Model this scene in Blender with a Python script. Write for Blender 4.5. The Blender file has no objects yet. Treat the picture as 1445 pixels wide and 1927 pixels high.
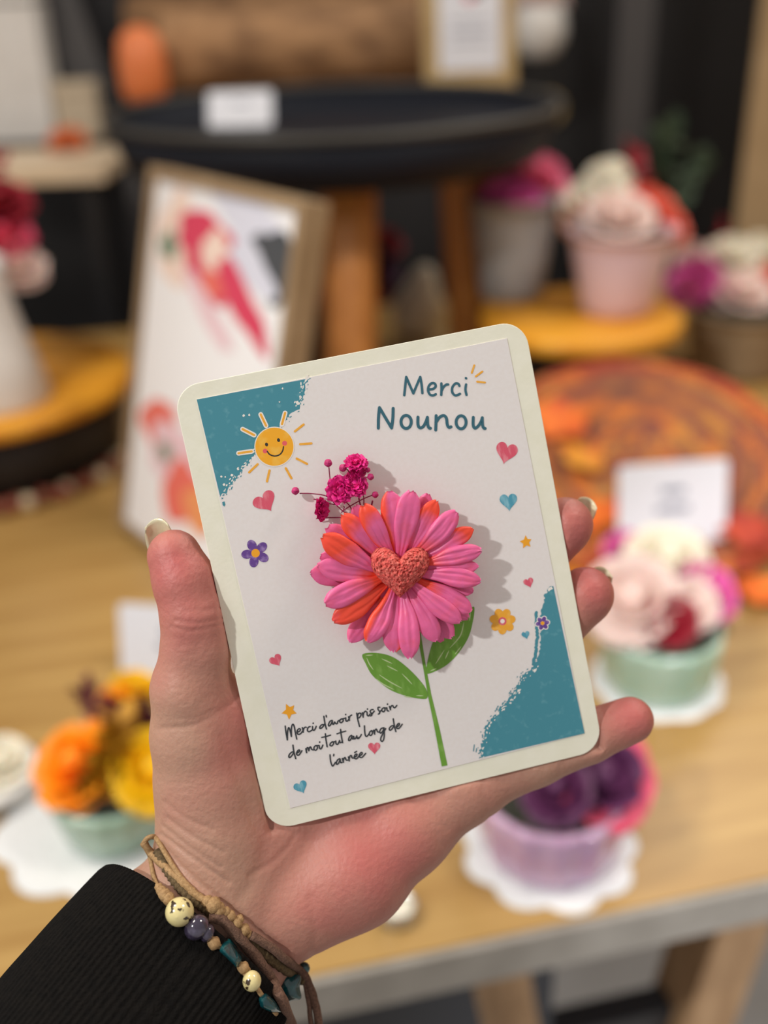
import bpy, bmesh, math, random
import numpy as np
from mathutils import Vector, Matrix, noise
from mathutils.bvhtree import BVHTree

random.seed(7)
scene = bpy.context.scene
COL = scene.collection

# ------------------------------------------------------------------ camera
FPX, CX, CY = 2000.0, 722.5, 963.5            # lens in pixels of the 1445x1927 frame
CAM_Z, TABLE_Z = 1.35, 0.75
PITCH, ROLL = math.radians(27.0), math.radians(2.0)
_f = Vector((0, math.cos(PITCH), -math.sin(PITCH)))
_u0 = Vector((0, math.sin(PITCH), math.cos(PITCH)))
_r0 = Vector((1, 0, 0))
UP = _u0 * math.cos(ROLL) + _r0 * math.sin(ROLL)
RIGHT = _r0 * math.cos(ROLL) - _u0 * math.sin(ROLL)
FWD = _f
EYE = Vector((0, 0, CAM_Z))
cam_data = bpy.data.cameras.new('camera')
cam = bpy.data.objects.new('camera', cam_data)
COL.objects.link(cam)
cam.matrix_world = Matrix(((RIGHT.x, UP.x, -FWD.x, EYE.x), (RIGHT.y, UP.y, -FWD.y, EYE.y),
                           (RIGHT.z, UP.z, -FWD.z, EYE.z), (0, 0, 0, 1)))
cam_data.sensor_fit = 'VERTICAL'
cam_data.sensor_height = 36.0
cam_data.sensor_width = 27.0
cam_data.lens = FPX * 36.0 / 1927.0
cam_data.clip_start, cam_data.clip_end = 0.02, 50
cam_data.dof.use_dof = True
cam_data.dof.focus_distance = 0.300
cam_data.dof.aperture_fstop = 4.7
scene.camera = cam

# ------------------------------------------------------------------ world, lamps, exposure
scene.view_settings.view_transform = 'Standard'
scene.view_settings.look = 'None'
scene.view_settings.exposure = 0.0
scene.view_settings.gamma = 1.0
scene.view_settings.use_curve_mapping = False
world = bpy.data.worlds.new('world')
scene.world = world
world.use_nodes = True
world.node_tree.nodes['Background'].inputs[0].default_value = (1.0, 0.94, 0.9, 1)
world.node_tree.nodes['Background'].inputs[1].default_value = 0.40

def lamp(name, kind, loc, target, power, color, size=0.1, spot=60, blend=0.4):
    d = bpy.data.lights.new(name, kind)
    d.energy = power
    d.color = color
    if kind == 'AREA':
        d.shape = 'DISK'
        d.size = size
    else:
        d.shadow_soft_size = size
    if kind == 'SPOT':
        d.spot_size = math.radians(spot)
        d.spot_blend = blend
    o = bpy.data.objects.new(name, d)
    COL.objects.link(o)
    o.location = loc
    o.rotation_euler = (Vector(target) - Vector(loc)).to_track_quat('-Z', 'Y').to_euler()
    return o

CARD_MID = EYE + FWD * 0.305
KEY_DIR = (RIGHT * -0.95 + UP * 0.50 - FWD * 1.0).normalized()
lamp('track_spot_key', 'SPOT', CARD_MID + KEY_DIR * 1.8, CARD_MID, 76, (0.97, 1.0, 0.98), 0.035, 50, 0.6)
lamp('ceiling_lamp_left', 'AREA', (-0.9, 0.55, 2.6), (-0.5, 1.3, 0.8), 19, (1.0, 0.92, 0.80), 0.45)
lamp('ceiling_lamp_right', 'AREA', (0.9, 0.60, 2.6), (0.5, 1.2, 0.8), 14, (1.0, 0.92, 0.80), 0.45)

lamp('ceiling_lamp_back', 'AREA', (0.95, 2.45, 2.65), (0.45, 0.9, 0.75), 11, (1.0, 0.96, 0.88), 0.8)
lamp('added_floor_fill', 'SPOT', (1.25, -1.6, 2.4), (0.65, 1.05, 0.0), 200, (0.95, 0.97, 1.0), 0.06, 30, 0.3)  # added fill, not a known shop lamp: brightens the floor under the table

# ------------------------------------------------------------------ helpers
def ray(px, py):
    return RIGHT * ((px - CX) / FPX) - UP * ((py - CY) / FPX) + FWD

def P(px, py, depth):                 # a point at a camera depth
    return EYE + ray(px, py) * depth

def at(px, py, z=TABLE_Z):            # a point on a horizontal level
    d = ray(px, py)
    return EYE + d * ((z - EYE.z) / d.z)

def depth_of(p):
    return (Vector(p) - EYE).dot(FWD)

def pix(p):                           # metres to the pixel length at that point
    return depth_of(p) / FPX

def lin(c):
    c = c / 255.0
    return c / 12.92 if c <= 0.04045 else ((c + 0.055) / 1.055) ** 2.4

def rgb(r, g, b):
    return (lin(r), lin(g), lin(b), 1.0)

def tag(o, label, cat, group=None, kind=None):
    if label: o['label'] = label
    if cat: o['category'] = cat
    if group: o['group'] = group
    if kind: o['kind'] = kind
    return o

def thing(name, label, cat, loc=(0, 0, 0), rotz=0.0, group=None):
    o = bpy.data.objects.new(name, None)
    o.empty_display_size = 0.02
    COL.objects.link(o)
    o.location = loc
    o.rotation_euler = (0, 0, rotz)
    return tag(o, label, cat, group)

def obj(name, verts, faces, mat, parent=None, smooth=True, midx=None, attrs=None):
    me = bpy.data.meshes.new(name)
    me.from_pydata([tuple(v) for v in verts], [], faces)
    mats = mat if isinstance(mat, (list, tuple)) else [mat]
    for m in mats:
        me.materials.append(m)
    if midx:
        me.polygons.foreach_set('material_index', midx)
    me.polygons.foreach_set('use_smooth', [smooth] * len(me.polygons))
    if attrs:
        for k, vals in attrs.items():
            a = me.attributes.new(k, 'FLOAT', 'POINT')
            a.data.foreach_set('value', [float(x) for x in vals])
    me.update()
    o = bpy.data.objects.new(name, me)
    COL.objects.link(o)
    if parent is not None:
        o.parent = parent
    return o

class MB:                              # collects shapes that become ONE mesh
    def __init__(s):
        s.v, s.f, s.m = [], [], []
    def add(s, v, f, m=0):
        n = len(s.v)
        s.v += [Vector(x) for x in v]
        s.f += [tuple(i + n for i in q) for q in f]
        s.m += [m] * len(f)
        return s
    def box(s, c, d, m=0, rot=None, bevel=0.0):
        bm = bmesh.new()
        bmesh.ops.create_cube(bm, size=1)
        for v in bm.verts:
            v.co = Vector((v.co.x * d[0], v.co.y * d[1], v.co.z * d[2]))
        if bevel:
            bmesh.ops.bevel(bm, geom=list(bm.edges), offset=bevel, segments=2, affect='EDGES', profile=0.6)
        M = (rot.to_4x4() if rot is not None else Matrix())
        bm.verts.index_update()
        v = [M @ x.co + Vector(c) for x in bm.verts]
        f = [[x.index for x in q.verts] for q in bm.faces]
        bm.free()
        return s.add(v, f, m)
    def lathe(s, prof, n=40, m=0, c=(0, 0, 0), wob=None, rot=None):
        v, f = [], []
        for j, (r, z) in enumerate(prof):
            for i in range(n):
                a = 2 * math.pi * i / n
                rr = r * (wob(a, j) if wob else 1)
                p = Vector((rr * math.cos(a), rr * math.sin(a), z))
                if rot is not None: p = rot @ p
                v.append(p + Vector(c))
        for j in range(len(prof) - 1):
            for i in range(n):
                k = (i + 1) % n
                f.append((j * n + i, j * n + k, (j + 1) * n + k, (j + 1) * n + i))
        f.append(tuple(reversed(range(n))))
        f.append(tuple((len(prof) - 1) * n + i for i in range(n)))
        return s.add(v, f, m)
    def ball(s, c, r, m=0, sq=(1, 1, 1), seg=16, rot=None):
        v, f = [], []
        nr = seg // 2
        for j in range(nr + 1):
            t = math.pi * j / nr
            for i in range(seg):
                a = 2 * math.pi * i / seg
                p = Vector((math.sin(t) * math.cos(a) * sq[0], math.sin(t) * math.sin(a) * sq[1], math.cos(t) * sq[2])) * r
                if rot is not None: p = rot @ p
                v.append(p + Vector(c))
        for j in range(nr):
            for i in range(seg):
                k = (i + 1) % seg
                f.append((j * seg + i, (j + 1) * seg + i, (j + 1) * seg + k, j * seg + k))
        return s.add(v, f, m)
    def tube(s, pts, r, n=8, m=0, closed=False, twist=None):
        pts = [Vector(p) for p in pts]
        N = len(pts)
        rr = r if isinstance(r, (list, tuple)) else [r] * N
        v, f = [], []
        ref = None
        for i, p in enumerate(pts):
            a = pts[(i - 1) % N] if (closed or i > 0) else p
            b = pts[(i + 1) % N] if (closed or i < N - 1) else p
            t = (b - a).normalized()
            if ref is None:
                ref = t.orthogonal().normalized()
            ref = (ref - t * ref.dot(t)).normalized()
            bi = t.cross(ref)
            for k in range(n):
                q = 2 * math.pi * k / n
                rad = rr[i] * (twist(i, q) if twist else 1)
                v.append(p + ref * math.cos(q) * rad + bi * math.sin(q) * rad)
        for i in range(N if closed else N - 1):
            j = (i + 1) % N
            for k in range(n):
                l = (k + 1) % n
                f.append((i * n + k, i * n + l, j * n + l, j * n + k))
        if not closed:
            f.append(tuple(reversed(range(n))))
            f.append(tuple((N - 1) * n + k for k in range(n)))
        return s.add(v, f, m)
    def build(s, name, mat, parent=None, smooth=True):
        return obj(name, s.v, s.f, mat, parent, smooth, s.m)

def catmull(pts, sub=6, closed=False):
    pts = [tuple(p) for p in pts]
    n = len(pts)
    if n < 3 and not closed:
        out = []
        for i in range(sub + 1):
            t = i / sub
            out.append(tuple(a + (b - a) * t for a, b in zip(pts[0], pts[1])))
        return out
    out = []
    rng = range(n) if closed else range(n - 1)
    for i in rng:
        if closed:
            p0, p1, p2, p3 = pts[i - 1], pts[i], pts[(i + 1) % n], pts[(i + 2) % n]
        else:
            p0, p1, p2, p3 = pts[max(i - 1, 0)], pts[i], pts[i + 1], pts[min(i + 2, n - 1)]
        for k in range(sub):
            t = k / sub
            out.append(tuple(0.5 * ((2 * b) + (-a + c) * t + (2 * a - 5 * b + 4 * c - d) * t * t + (-a + 3 * b - 3 * c + d) * t ** 3)
                             for a, b, c, d in zip(p0, p1, p2, p3)))
    if not closed:
        out.append(pts[-1])
    return out

# ------------------------------------------------------------------ materials
def mat(name, color, rough=0.5, color2=None, scale=20.0, detail=3.0, lo=0.35, hi=0.65, bump=0.0, bscale=None,
        metal=0.0, stretch=None, sss=0.0, sssr=(1, 0.4, 0.25), sssd=0.003, trans=0.0, coat=0.0, spec=0.5, attr=None, coords='Object', sheen=0.0):
    m = bpy.data.materials.new(name)
    m.use_nodes = True
    nt = m.node_tree
    b = nt.nodes['Principled BSDF']
    b.inputs['Base Color'].default_value = color
    b.inputs['Roughness'].default_value = rough
    b.inputs['Metallic'].default_value = metal
    b.inputs['Specular IOR Level'].default_value = spec
    if coat:
        b.inputs['Coat Weight'].default_value = coat
        b.inputs['Coat Roughness'].default_value = 0.1
    if sheen:
        b.inputs['Sheen Weight'].default_value = sheen
    if trans:
        b.inputs['Transmission Weight'].default_value = trans
    if sss:
        b.inputs['Subsurface Weight'].default_value = sss
        b.inputs['Subsurface Radius'].default_value = sssr
        b.inputs['Subsurface Scale'].default_value = sssd
    vec = None
    if color2 is not None or bump:
        tc = nt.nodes.new('ShaderNodeTexCoord')
        vec = tc.outputs[coords]
        if stretch:
            mp = nt.nodes.new('ShaderNodeMapping')
            mp.inputs['Scale'].default_value = stretch
            nt.links.new(vec, mp.inputs['Vector'])
            vec = mp.outputs['Vector']
    if color2 is not None:
        n = nt.nodes.new('ShaderNodeTexNoise')
        n.inputs['Scale'].default_value = scale
        n.inputs['Detail'].default_value = detail
        nt.links.new(vec, n.inputs['Vector'])
        fac = n.outputs['Fac']
        if attr:
            a = nt.nodes.new('ShaderNodeAttribute')
            a.attribute_name = attr
            ma = nt.nodes.new('ShaderNodeMath')
            ma.operation = 'MULTIPLY_ADD'
            nt.links.new(fac, ma.inputs[0])
            ma.inputs[1].default_value = 0.55
            nt.links.new(a.outputs['Fac'], ma.inputs[2])
            fac = ma.outputs[0]
        rmp = nt.nodes.new('ShaderNodeMapRange')
        rmp.inputs['From Min'].default_value = lo
        rmp.inputs['From Max'].default_value = hi
        nt.links.new(fac, rmp.inputs['Value'])
        mx = nt.nodes.new('ShaderNodeMix')
        mx.data_type = 'RGBA'
        mx.inputs[6].default_value = color
        mx.inputs[7].default_value = color2
        nt.links.new(rmp.outputs[0], mx.inputs[0])
        nt.links.new(mx.outputs[2], b.inputs['Base Color'])
    if bump:
        n2 = nt.nodes.new('ShaderNodeTexNoise')
        n2.inputs['Scale'].default_value = bscale or scale
        n2.inputs['Detail'].default_value = 4
        nt.links.new(vec, n2.inputs['Vector'])
        bp = nt.nodes.new('ShaderNodeBump')
        bp.inputs['Strength'].default_value = bump
        bp.inputs['Distance'].default_value = 0.001
        nt.links.new(n2.outputs['Fac'], bp.inputs['Height'])
        nt.links.new(bp.outputs['Normal'], b.inputs['Normal'])
    return m
# ------------------------------------------------------------------ setting
FLOOR = mat('greige_floor_tile', rgb(194, 190, 184), 0.5, rgb(180, 175, 168), 6, 4)
WALLB = mat('charcoal_wall', rgb(38, 37, 40), 0.6, rgb(30, 29, 31), 4, 3)
WALLR = mat('beige_wall', rgb(190, 168, 140), 0.7, rgb(176, 154, 126), 5, 3)
def struct(name, verts, faces, m):
    o = obj(name, verts, faces, m, None, False)
    o['kind'] = 'structure'
    return o
X0, X1, Y0, Y1 = -3.2, 1.55, -1.8, 3.0
struct('floor', [(X0, Y0, 0), (X1, Y0, 0), (X1, Y1, 0), (X0, Y1, 0)], [(0, 1, 2, 3)], FLOOR)
struct('wall_back', *(lambda m: (m.v, m.f))(MB().box(((X0 + X1) / 2, Y1 + 0.05, 1.4), (X1 - X0, 0.1, 2.8))), WALLB)
struct('wall_right', *(lambda m: (m.v, m.f))(MB().box((X1 + 0.05, 1.5, 1.4), (0.1, 3.0, 2.8))), WALLR)
# dark uprights standing against the back wall
DARK = mat('black_painted_metal', rgb(30, 30, 33), 0.45)
GREY = mat('dark_grey_post', rgb(74, 72, 74), 0.5)
q = P(1185, 160, 2.55)
struct('trim_1', *(lambda m: (m.v, m.f))(MB().box((q.x, q.y, 1.4), (0.085, 0.06, 2.8), bevel=0.004)), GREY)

# ------------------------------------------------------------------ display table
WOOD = mat('oak_plank', rgb(184, 149, 90), 0.36, rgb(152, 114, 60), 9, 6, 0.3, 0.75, stretch=(0.5, 7, 7), bump=0.05, bscale=30)
EDGE = mat('grey_edge_band', rgb(158, 152, 144), 0.5, rgb(144, 138, 130), 30, 3)
PANEL = mat('slate_front_panel', rgb(44, 46, 52), 0.6)
TIMBER = mat('pale_timber', rgb(176, 142, 106), 0.6, rgb(150, 116, 82), 14, 5, stretch=(4, 4, 0.6))
fa_, fb_ = at(600, 1843), at(1445, 1662)
tdir = (fb_ - fa_).normalized()
tyaw = math.atan2(tdir.y, tdir.x)
tnor = Vector((-tdir.y, tdir.x, 0))
tm = fa_ + tdir * 0.05
table = thing('display_table', 'pale oak shop display table with a grey front edge carrying all the flower gifts', 'table', (tm.x, tm.y, 0), tyaw)
TL, TD, TT = 3.0, 1.55, 0.034
mb = MB()
nb = 9
for i in range(nb):
    mb.box((0, 0.004 + TD / nb * (i + 0.5), TABLE_Z - TT / 2), (TL, TD / nb - 0.0006, TT), bevel=0.0008)
mb.build('table_top', WOOD, table, False)
MB().box((0, 0.0, TABLE_Z - TT / 2 - 0.001), (TL, 0.006, TT + 0.002), bevel=0.001).build('edge_band', EDGE, table, False)
pr = at(1040, 1800, 0.6)
pl = (pr - tm).dot(tdir)
MB().box((pl - 0.75, 0.10, TABLE_Z - TT - 0.33), (1.5, 0.02, 0.62), bevel=0.002).build('front_panel', PANEL, table, False)
lp = (at(1160, 1830, 0.6) - tm).dot(tdir)
for s_ in (-1, 1):
    MB().box((lp + 0.02 + s_ * 0.075, 0.12, 0.358), (0.055, 0.06, 0.725), 0, Matrix.Rotation(s_ * 0.16, 3, 'Y'), 0.003).build('leg', TIMBER, table, False)
MB().box((lp + 0.02, 0.125, 0.45), (0.20, 0.03, 0.05), bevel=0.003).build('crossbar', DARK, table, False)
MB().box((-1.3, 0.20, 0.358), (0.06, 0.06, 0.715), bevel=0.003).build('leg', TIMBER, table, False)
for x_ in (-1.3, 1.3):
    MB().box((x_, TD - 0.12, 0.358), (0.06, 0.06, 0.715), bevel=0.003).build('leg', TIMBER, table, False)
# ------------------------------------------------------------------ greeting card
# card frame: local x to the right, y up, z out of the printed face; origin at the top left corner
_r1 = Vector((0.97167, -0.20707, 0.11393)).normalized()
_r2 = Vector((0.20718, 0.97261, 0.10020))
_r2 = (_r2 - _r1 * _r2.dot(_r1)).normalized()
_t = (-0.05869, -0.03439, 0.29457)
def cam_vec(v):
    return RIGHT * v[0] - UP * v[1] + FWD * v[2]
CX_AX, CY_AX = cam_vec(_r1), -cam_vec(_r2)
CZ_AX = CX_AX.cross(CY_AX)
CARD_O = EYE + cam_vec(_t)
CARD_M = Matrix(((CX_AX.x, CY_AX.x, CZ_AX.x, CARD_O.x), (CX_AX.y, CY_AX.y, CZ_AX.y, CARD_O.y),
                 (CX_AX.z, CY_AX.z, CZ_AX.z, CARD_O.z), (0, 0, 0, 1)))
CARD_W, CARD_H, CARD_T = 0.1019, 0.1300, 0.0011
def card_depth(px, py):
    d = ray(px, py)
    return (CARD_O - EYE).dot(CZ_AX) / d.dot(CZ_AX)
def oc(px, py, h=0.0):                         # a spot on the card (or h above it) in the card's own axes
    d = ray(px, py)
    s = ((CARD_O - EYE).dot(CZ_AX) + h) / d.dot(CZ_AX)
    q = EYE + d * s - CARD_O
    return Vector((q.dot(CX_AX), q.dot(CY_AX), h))
MM = 0.001
PXM = 0.305 / FPX                               # one frame pixel on the card, in metres

M_board = mat('cream_board', rgb(235, 231, 214), 0.85, rgb(230, 226, 206), 160, 4, 0.3, 0.7, bump=0.045, bscale=900)
M_sheet = mat('white_print_paper', rgb(228, 221, 219), 0.7, rgb(226, 218, 215), 900, 4, bump=0.02, bscale=1500)
M_teal = mat('teal_chalk_print', rgb(66, 136, 152), 0.7, rgb(116, 170, 180), 420, 6, 0.58, 0.95)
M_tealflat = mat('teal_fleck_print', rgb(62, 132, 150), 0.7)
M_ink = mat('petrol_ink', rgb(48, 98, 114), 0.65)
M_pen = mat('dark_pen_ink', rgb(44, 50, 56), 0.65)
M_sunp = mat('sun_yellow_crayon', rgb(240, 168, 30), 0.65, rgb(240, 192, 84), 260, 5, 0.5, 0.8)
M_rayp = mat('ray_orange_crayon', rgb(236, 166, 48), 0.65, rgb(240, 186, 92), 500, 4, 0.5, 0.8)
M_halo = mat('white_halo_print', rgb(236, 228, 220), 0.7)
M_black = mat('face_black_print', rgb(46, 42, 36), 0.6)
M_cheek = mat('cheek_pink_print', rgb(226, 92, 96), 0.65)
M_hpink = mat('heart_pink_crayon', rgb(214, 84, 106), 0.65, rgb(232, 146, 156), 900, 4, 0.47, 0.75, stretch=(1, 0.25, 1))
M_hblue = mat('heart_blue_crayon', rgb(74, 150, 174), 0.65, rgb(146, 196, 208), 900, 4, 0.47, 0.75, stretch=(1, 0.25, 1))
M_purp = mat('purple_crayon', rgb(98, 62, 140), 0.65, rgb(164, 136, 190), 700, 4, 0.48, 0.8)
M_star = mat('star_orange_print', rgb(238, 162, 30), 0.65)
M_leafp = mat('leaf_green_crayon', rgb(104, 152, 50), 0.65, rgb(140, 180, 88), 500, 5, 0.5, 0.85, stretch=(1, 0.4, 1))
M_streak = mat('leaf_pale_streak', rgb(186, 204, 150), 0.7)

card = thing('greeting_card', 'cream greeting card held in the hand, with pink wax flower and "Merci Nounou" lettering', 'card')
card.matrix_world = CARD_M

def rounded(w, h, r, n=10):
    out = []
    for cx, cy, a0 in ((w - r, -r, 90), (w - r, -h + r, 0), (r, -h + r, -90), (r, -r, -180)):
        for i in range(n + 1):
            a = math.radians(a0 - 90 * i / n)
            out.append((cx + r * math.cos(a), cy + r * math.sin(a)))
    return out
def slab(name, outline, z0, z1, m, parent, edge=0.0):
    n = len(outline)
    v = [(x, y, z0) for x, y in outline] + [(x, y, z1 - edge) for x, y in outline]
    cx = sum(p[0] for p in outline) / n
    cy = sum(p[1] for p in outline) / n
    f = [tuple(reversed(range(n)))]
    for i in range(n):
        j = (i + 1) % n
        f.append((i, j, n + j, n + i))
    if edge:
        v += [(x - math.copysign(edge, x - cx), y - math.copysign(edge, y - cy), z1) for x, y in outline]
        for i in range(n):
            j = (i + 1) % n
            f.append((n + i, n + j, 2 * n + j, 2 * n + i))
        f.append(tuple(range(2 * n, 3 * n)))
    else:
        f.append(tuple(range(n, 2 * n)))
    # outline runs clockwise seen from the front, so turn the faces round
    return obj(name, v, [tuple(reversed(q)) for q in f], m, parent, False)

slab('backing_board', rounded(CARD_W, CARD_H, 0.0072), -CARD_T, 0.0, M_board, card, 0.00012)
sheet_c = [oc(370, 751.7), oc(953.8, 636.6), oc(1100, 1380), oc(546, 1520.8)]
SH = 0.00018
sheet = slab('printed_sheet', [(p.x, p.y) for p in sheet_c], 0.00002, SH, M_sheet, card, 0.00003)

_layer = [0]
_base = [0.000010]
def lay(extra=0):
    _layer[0] += 1
    return SH + _base[0] + (_layer[0] % 400) * 0.0000005
def ribbon(mb, pts, width, m=0, sub=6, taper=None):
    """a pen stroke: flat ribbon with round ends, in card axes"""
    h = lay()
    sm = catmull(pts, sub) if len(pts) > 1 else [pts[0], (pts[0][0] + 0.3, pts[0][1])]
    q = [oc(x, y, h) for x, y in sm]
    w = width * PXM / 2
    n = len(q)
    L, R = [], []
    for i in range(n):
        a, b = q[max(i - 1, 0)], q[min(i + 1, n - 1)]
        t = (b - a)
        t = t.normalized() if t.length > 1e-9 else Vector((1, 0, 0))
        nn = Vector((-t.y, t.x, 0))
        ww = w * (taper(i / (n - 1)) if taper else 1)
        z = Vector((0, 0, i * 0.00000002))
        L.append(q[i] + nn * ww + z)
        R.append(q[i] - nn * ww + z)
    v = L + R
    f = [(i, n + i, n + i + 1, i + 1) for i in range(n - 1)]
    for end, (c, d) in enumerate(((q[0], q[0] - q[1]), (q[-1], q[-1] - q[-2]))):
        d = d.normalized() if d.length > 1e-9 else Vector((1 if end else -1, 0, 0))
        nn = Vector((-d.y, d.x, 0))
        ww = w * (taper(end) if taper else 1)
        k0 = len(v)
        fan = []
        for k in range(7):
            a = math.pi * (k / 6 - 0.5)
            fan.append(c + d * math.cos(a) * ww + nn * math.sin(a) * ww + Vector((0, 0, 0.00000005 + end * n * 0.00000002)))
        v += fan
        f.append(tuple(k0 + k for k in range(7)))
    mb.add(v, f, m)
def blob(mb, pts, m=0, smooth=0):
    """a filled printed shape from its outline"""
    if smooth:
        pts = catmull(pts, smooth, True)
    h = lay()
    v = [oc(x, y, h) for x, y in pts]
    area = sum(a.x * b.y - b.x * a.y for a, b in zip(v, v[1:] + v[:1]))
    if area < 0: v.reverse()
    mb.add(v, [tuple(range(len(v)))], m)
def zc(pts, ox, oy, s):
    return [(ox + x / s, oy + y / s) for x, y in pts]
def circle(cx, cy, r, n=28, ry=None, rot=0):
    ry = ry or r
    out = []
    for i in range(n):
        a = 2 * math.pi * i / n
        x, y = r * math.cos(a), ry * math.sin(a)
        out.append((cx + x * math.cos(rot) - y * math.sin(rot), cy + x * math.sin(rot) + y * math.cos(rot)))
    return out
def ragged(pts, amp, step, seed):
    rnd = random.Random(seed)
    out = []
    for a, b in zip(pts, pts[1:]):
        L = math.hypot(b[0] - a[0], b[1] - a[1])
        n = max(1, int(L / step))
        nx, ny = -(b[1] - a[1]) / L, (b[0] - a[0]) / L
        for i in range(n):
            t = i / n
            o = rnd.uniform(-1, 1) * amp * (1.6 if rnd.random() < 0.15 else 0.8)
            out.append((a[0] + (b[0] - a[0]) * t + nx * o, a[1] + (b[1] - a[1]) * t + ny * o))
    out.append(pts[-1])
    return out
def flecks(mb, pts, spread, count, seed, m, bias=0.0, size=(1.0, 3.0)):
    rnd = random.Random(seed)
    seg = [(a, b, math.hypot(b[0] - a[0], b[1] - a[1])) for a, b in zip(pts, pts[1:])]
    for _ in range(count):
        a, b, L = rnd.choices(seg, [s[2] for s in seg])[0]
        t = rnd.random()
        nx, ny = -(b[1] - a[1]) / L, (b[0] - a[0]) / L
        o = rnd.gauss(bias, spread)
        x, y = a[0] + (b[0] - a[0]) * t + nx * o, a[1] + (b[1] - a[1]) * t + ny * o
        r = rnd.uniform(*size)
        k = rnd.randint(5, 8)
        an = math.atan2(b[1] - a[1], b[0] - a[0])
        out = []
        for i in range(k):
            q = 2 * math.pi * i / k
            e, g = r * rnd.uniform(0.9, 2.0) * math.cos(q), r * rnd.uniform(0.5, 1.0) * math.sin(q)
            out.append((x + e * math.cos(an) - g * math.sin(an), y + e * math.sin(an) + g * math.cos(an)))
        blob(mb, out, m)

# teal chalk corners
e1 = zc([(1355, 65), (1300, 120), (1290, 225), (1225, 420), (1120, 480), (1060, 560), (960, 640), (820, 800), (710, 940),
         (640, 1060), (590, 1090), (500, 1230), (430, 1310), (395, 1370), (360, 1385), (327, 1415)], 360, 700, 6.02)
mb = MB()
blob(mb, [(370, 751.7)] + ragged(e1, 2.2, 2.6, 3), 0)
flecks(mb, e1[:4], 3, 34, 5, 1, 4.5, (0.9, 2.4))
flecks(mb, e1[7:], 3, 34, 6, 1, 4.0, (0.9, 2.2))
flecks(mb, e1, 1.5, 26, 7, 0, -3.5, (0.7, 1.6))
blob(mb, zc([(350, 1475), (375, 1465), (385, 1500), (375, 1525), (355, 1510)], 360, 700, 6.02), 0)
for x, y, r in ((1033, 186, 10), (592, 494, 14), (655, 487, 12), (340, 1185, 12), (385, 1190, 9), (460, 1170, 16), (370, 1275, 15), (998, 340, 9)):
    blob(mb, zc(ragged(circle(x, y, r, 9), 3, 4, x), 360, 700, 6.02), 1)
mb.build('teal_corner', [M_teal, M_halo], sheet, False)
e2 = zc([(872, 70), (825, 95), (822, 130), (795, 165), (785, 240), (770, 300), (752, 380), (735, 480), (752, 560), (750, 700), (715, 850),
         (655, 930), (600, 965), (548, 1000), (520, 1090), (460, 1180), (400, 1280), (340, 1320), (300, 1390), (240, 1440),
         (182, 1530), (170, 1620), (140, 1720), (115, 1790), (150, 1810), (115, 1855)], 880, 1090, 5.504)
mb = MB()
blob(mb, [(1100, 1380), (1041, 1103)] + ragged(e2, 2.0, 2.6, 11) , 0)
strip = zc([(712, 345), (712, 470), (722, 560), (712, 640), (706, 740), (680, 880)], 880, 1090, 5.504)
for a, b in zip(strip, strip[1:]):
    ribbon(mb, ragged([a, b], 1.5, 3, int(a[1])), 6.0, 0, 1)
flecks(mb, e2[:3], 2, 12, 15, 1, -4, (0.9, 2.2))
flecks(mb, e2[10:], 3, 60, 16, 1, -5, (0.9, 2.3))
flecks(mb, e2[10:], 1.5, 36, 17, 0, 3.5, (0.7, 1.6))
ribbon(mb, zc([(68, 1715), (60, 1780)], 880, 1090, 5.504), 1.6, 0)
ribbon(mb, zc([(92, 1750), (86, 1790)], 880, 1090, 5.504), 1.4, 0)
mb.build('teal_corner', [M_teal, M_halo], sheet, False)

# smiling sun
_layer[0] = 0
_base[0] = 0.000060
mb = MB()
Z = lambda p: zc(p, 430, 760, 8.5)
rays = [((515, 170), (600, 350)), ((905, 145), (855, 325)), ((1200, 330), (1060, 440)), ((1325, 632), (1145, 645)),
        ((1090, 875), (1255, 960)), ((915, 1030), (1005, 1190)), ((655, 1065), (615, 1240)), ((465, 965), (330, 1095)),
        ((370, 760), (160, 790)), ((410, 500), (225, 405))]
for i in (0, 1, 8, 9):
    ribbon(mb, Z(rays[i]), 8.8, 1)
blob(mb, circle(516.2, 840.6, 37.6, 48), 1)
for r_ in rays:
    ribbon(mb, Z(r_), 4.2, 2)
blob(mb, circle(516.2, 840.6, 36, 48), 0)
for x, y in ((608, 650), (800, 580)):
    blob(mb, Z(circle(x, y, 25, 20, 31, -0.3)), 3)
blob(mb, Z(circle(585, 755, 38)), 4)
blob(mb, Z(circle(897, 630, 40)), 4)
ribbon(mb, Z([(620, 760), (660, 810), (740, 835), (820, 810), (865, 750), (878, 685)]), 2.6, 3)
mb.build('sun_print', [M_sunp, M_halo, M_rayp, M_black, M_cheek], sheet, False)

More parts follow.
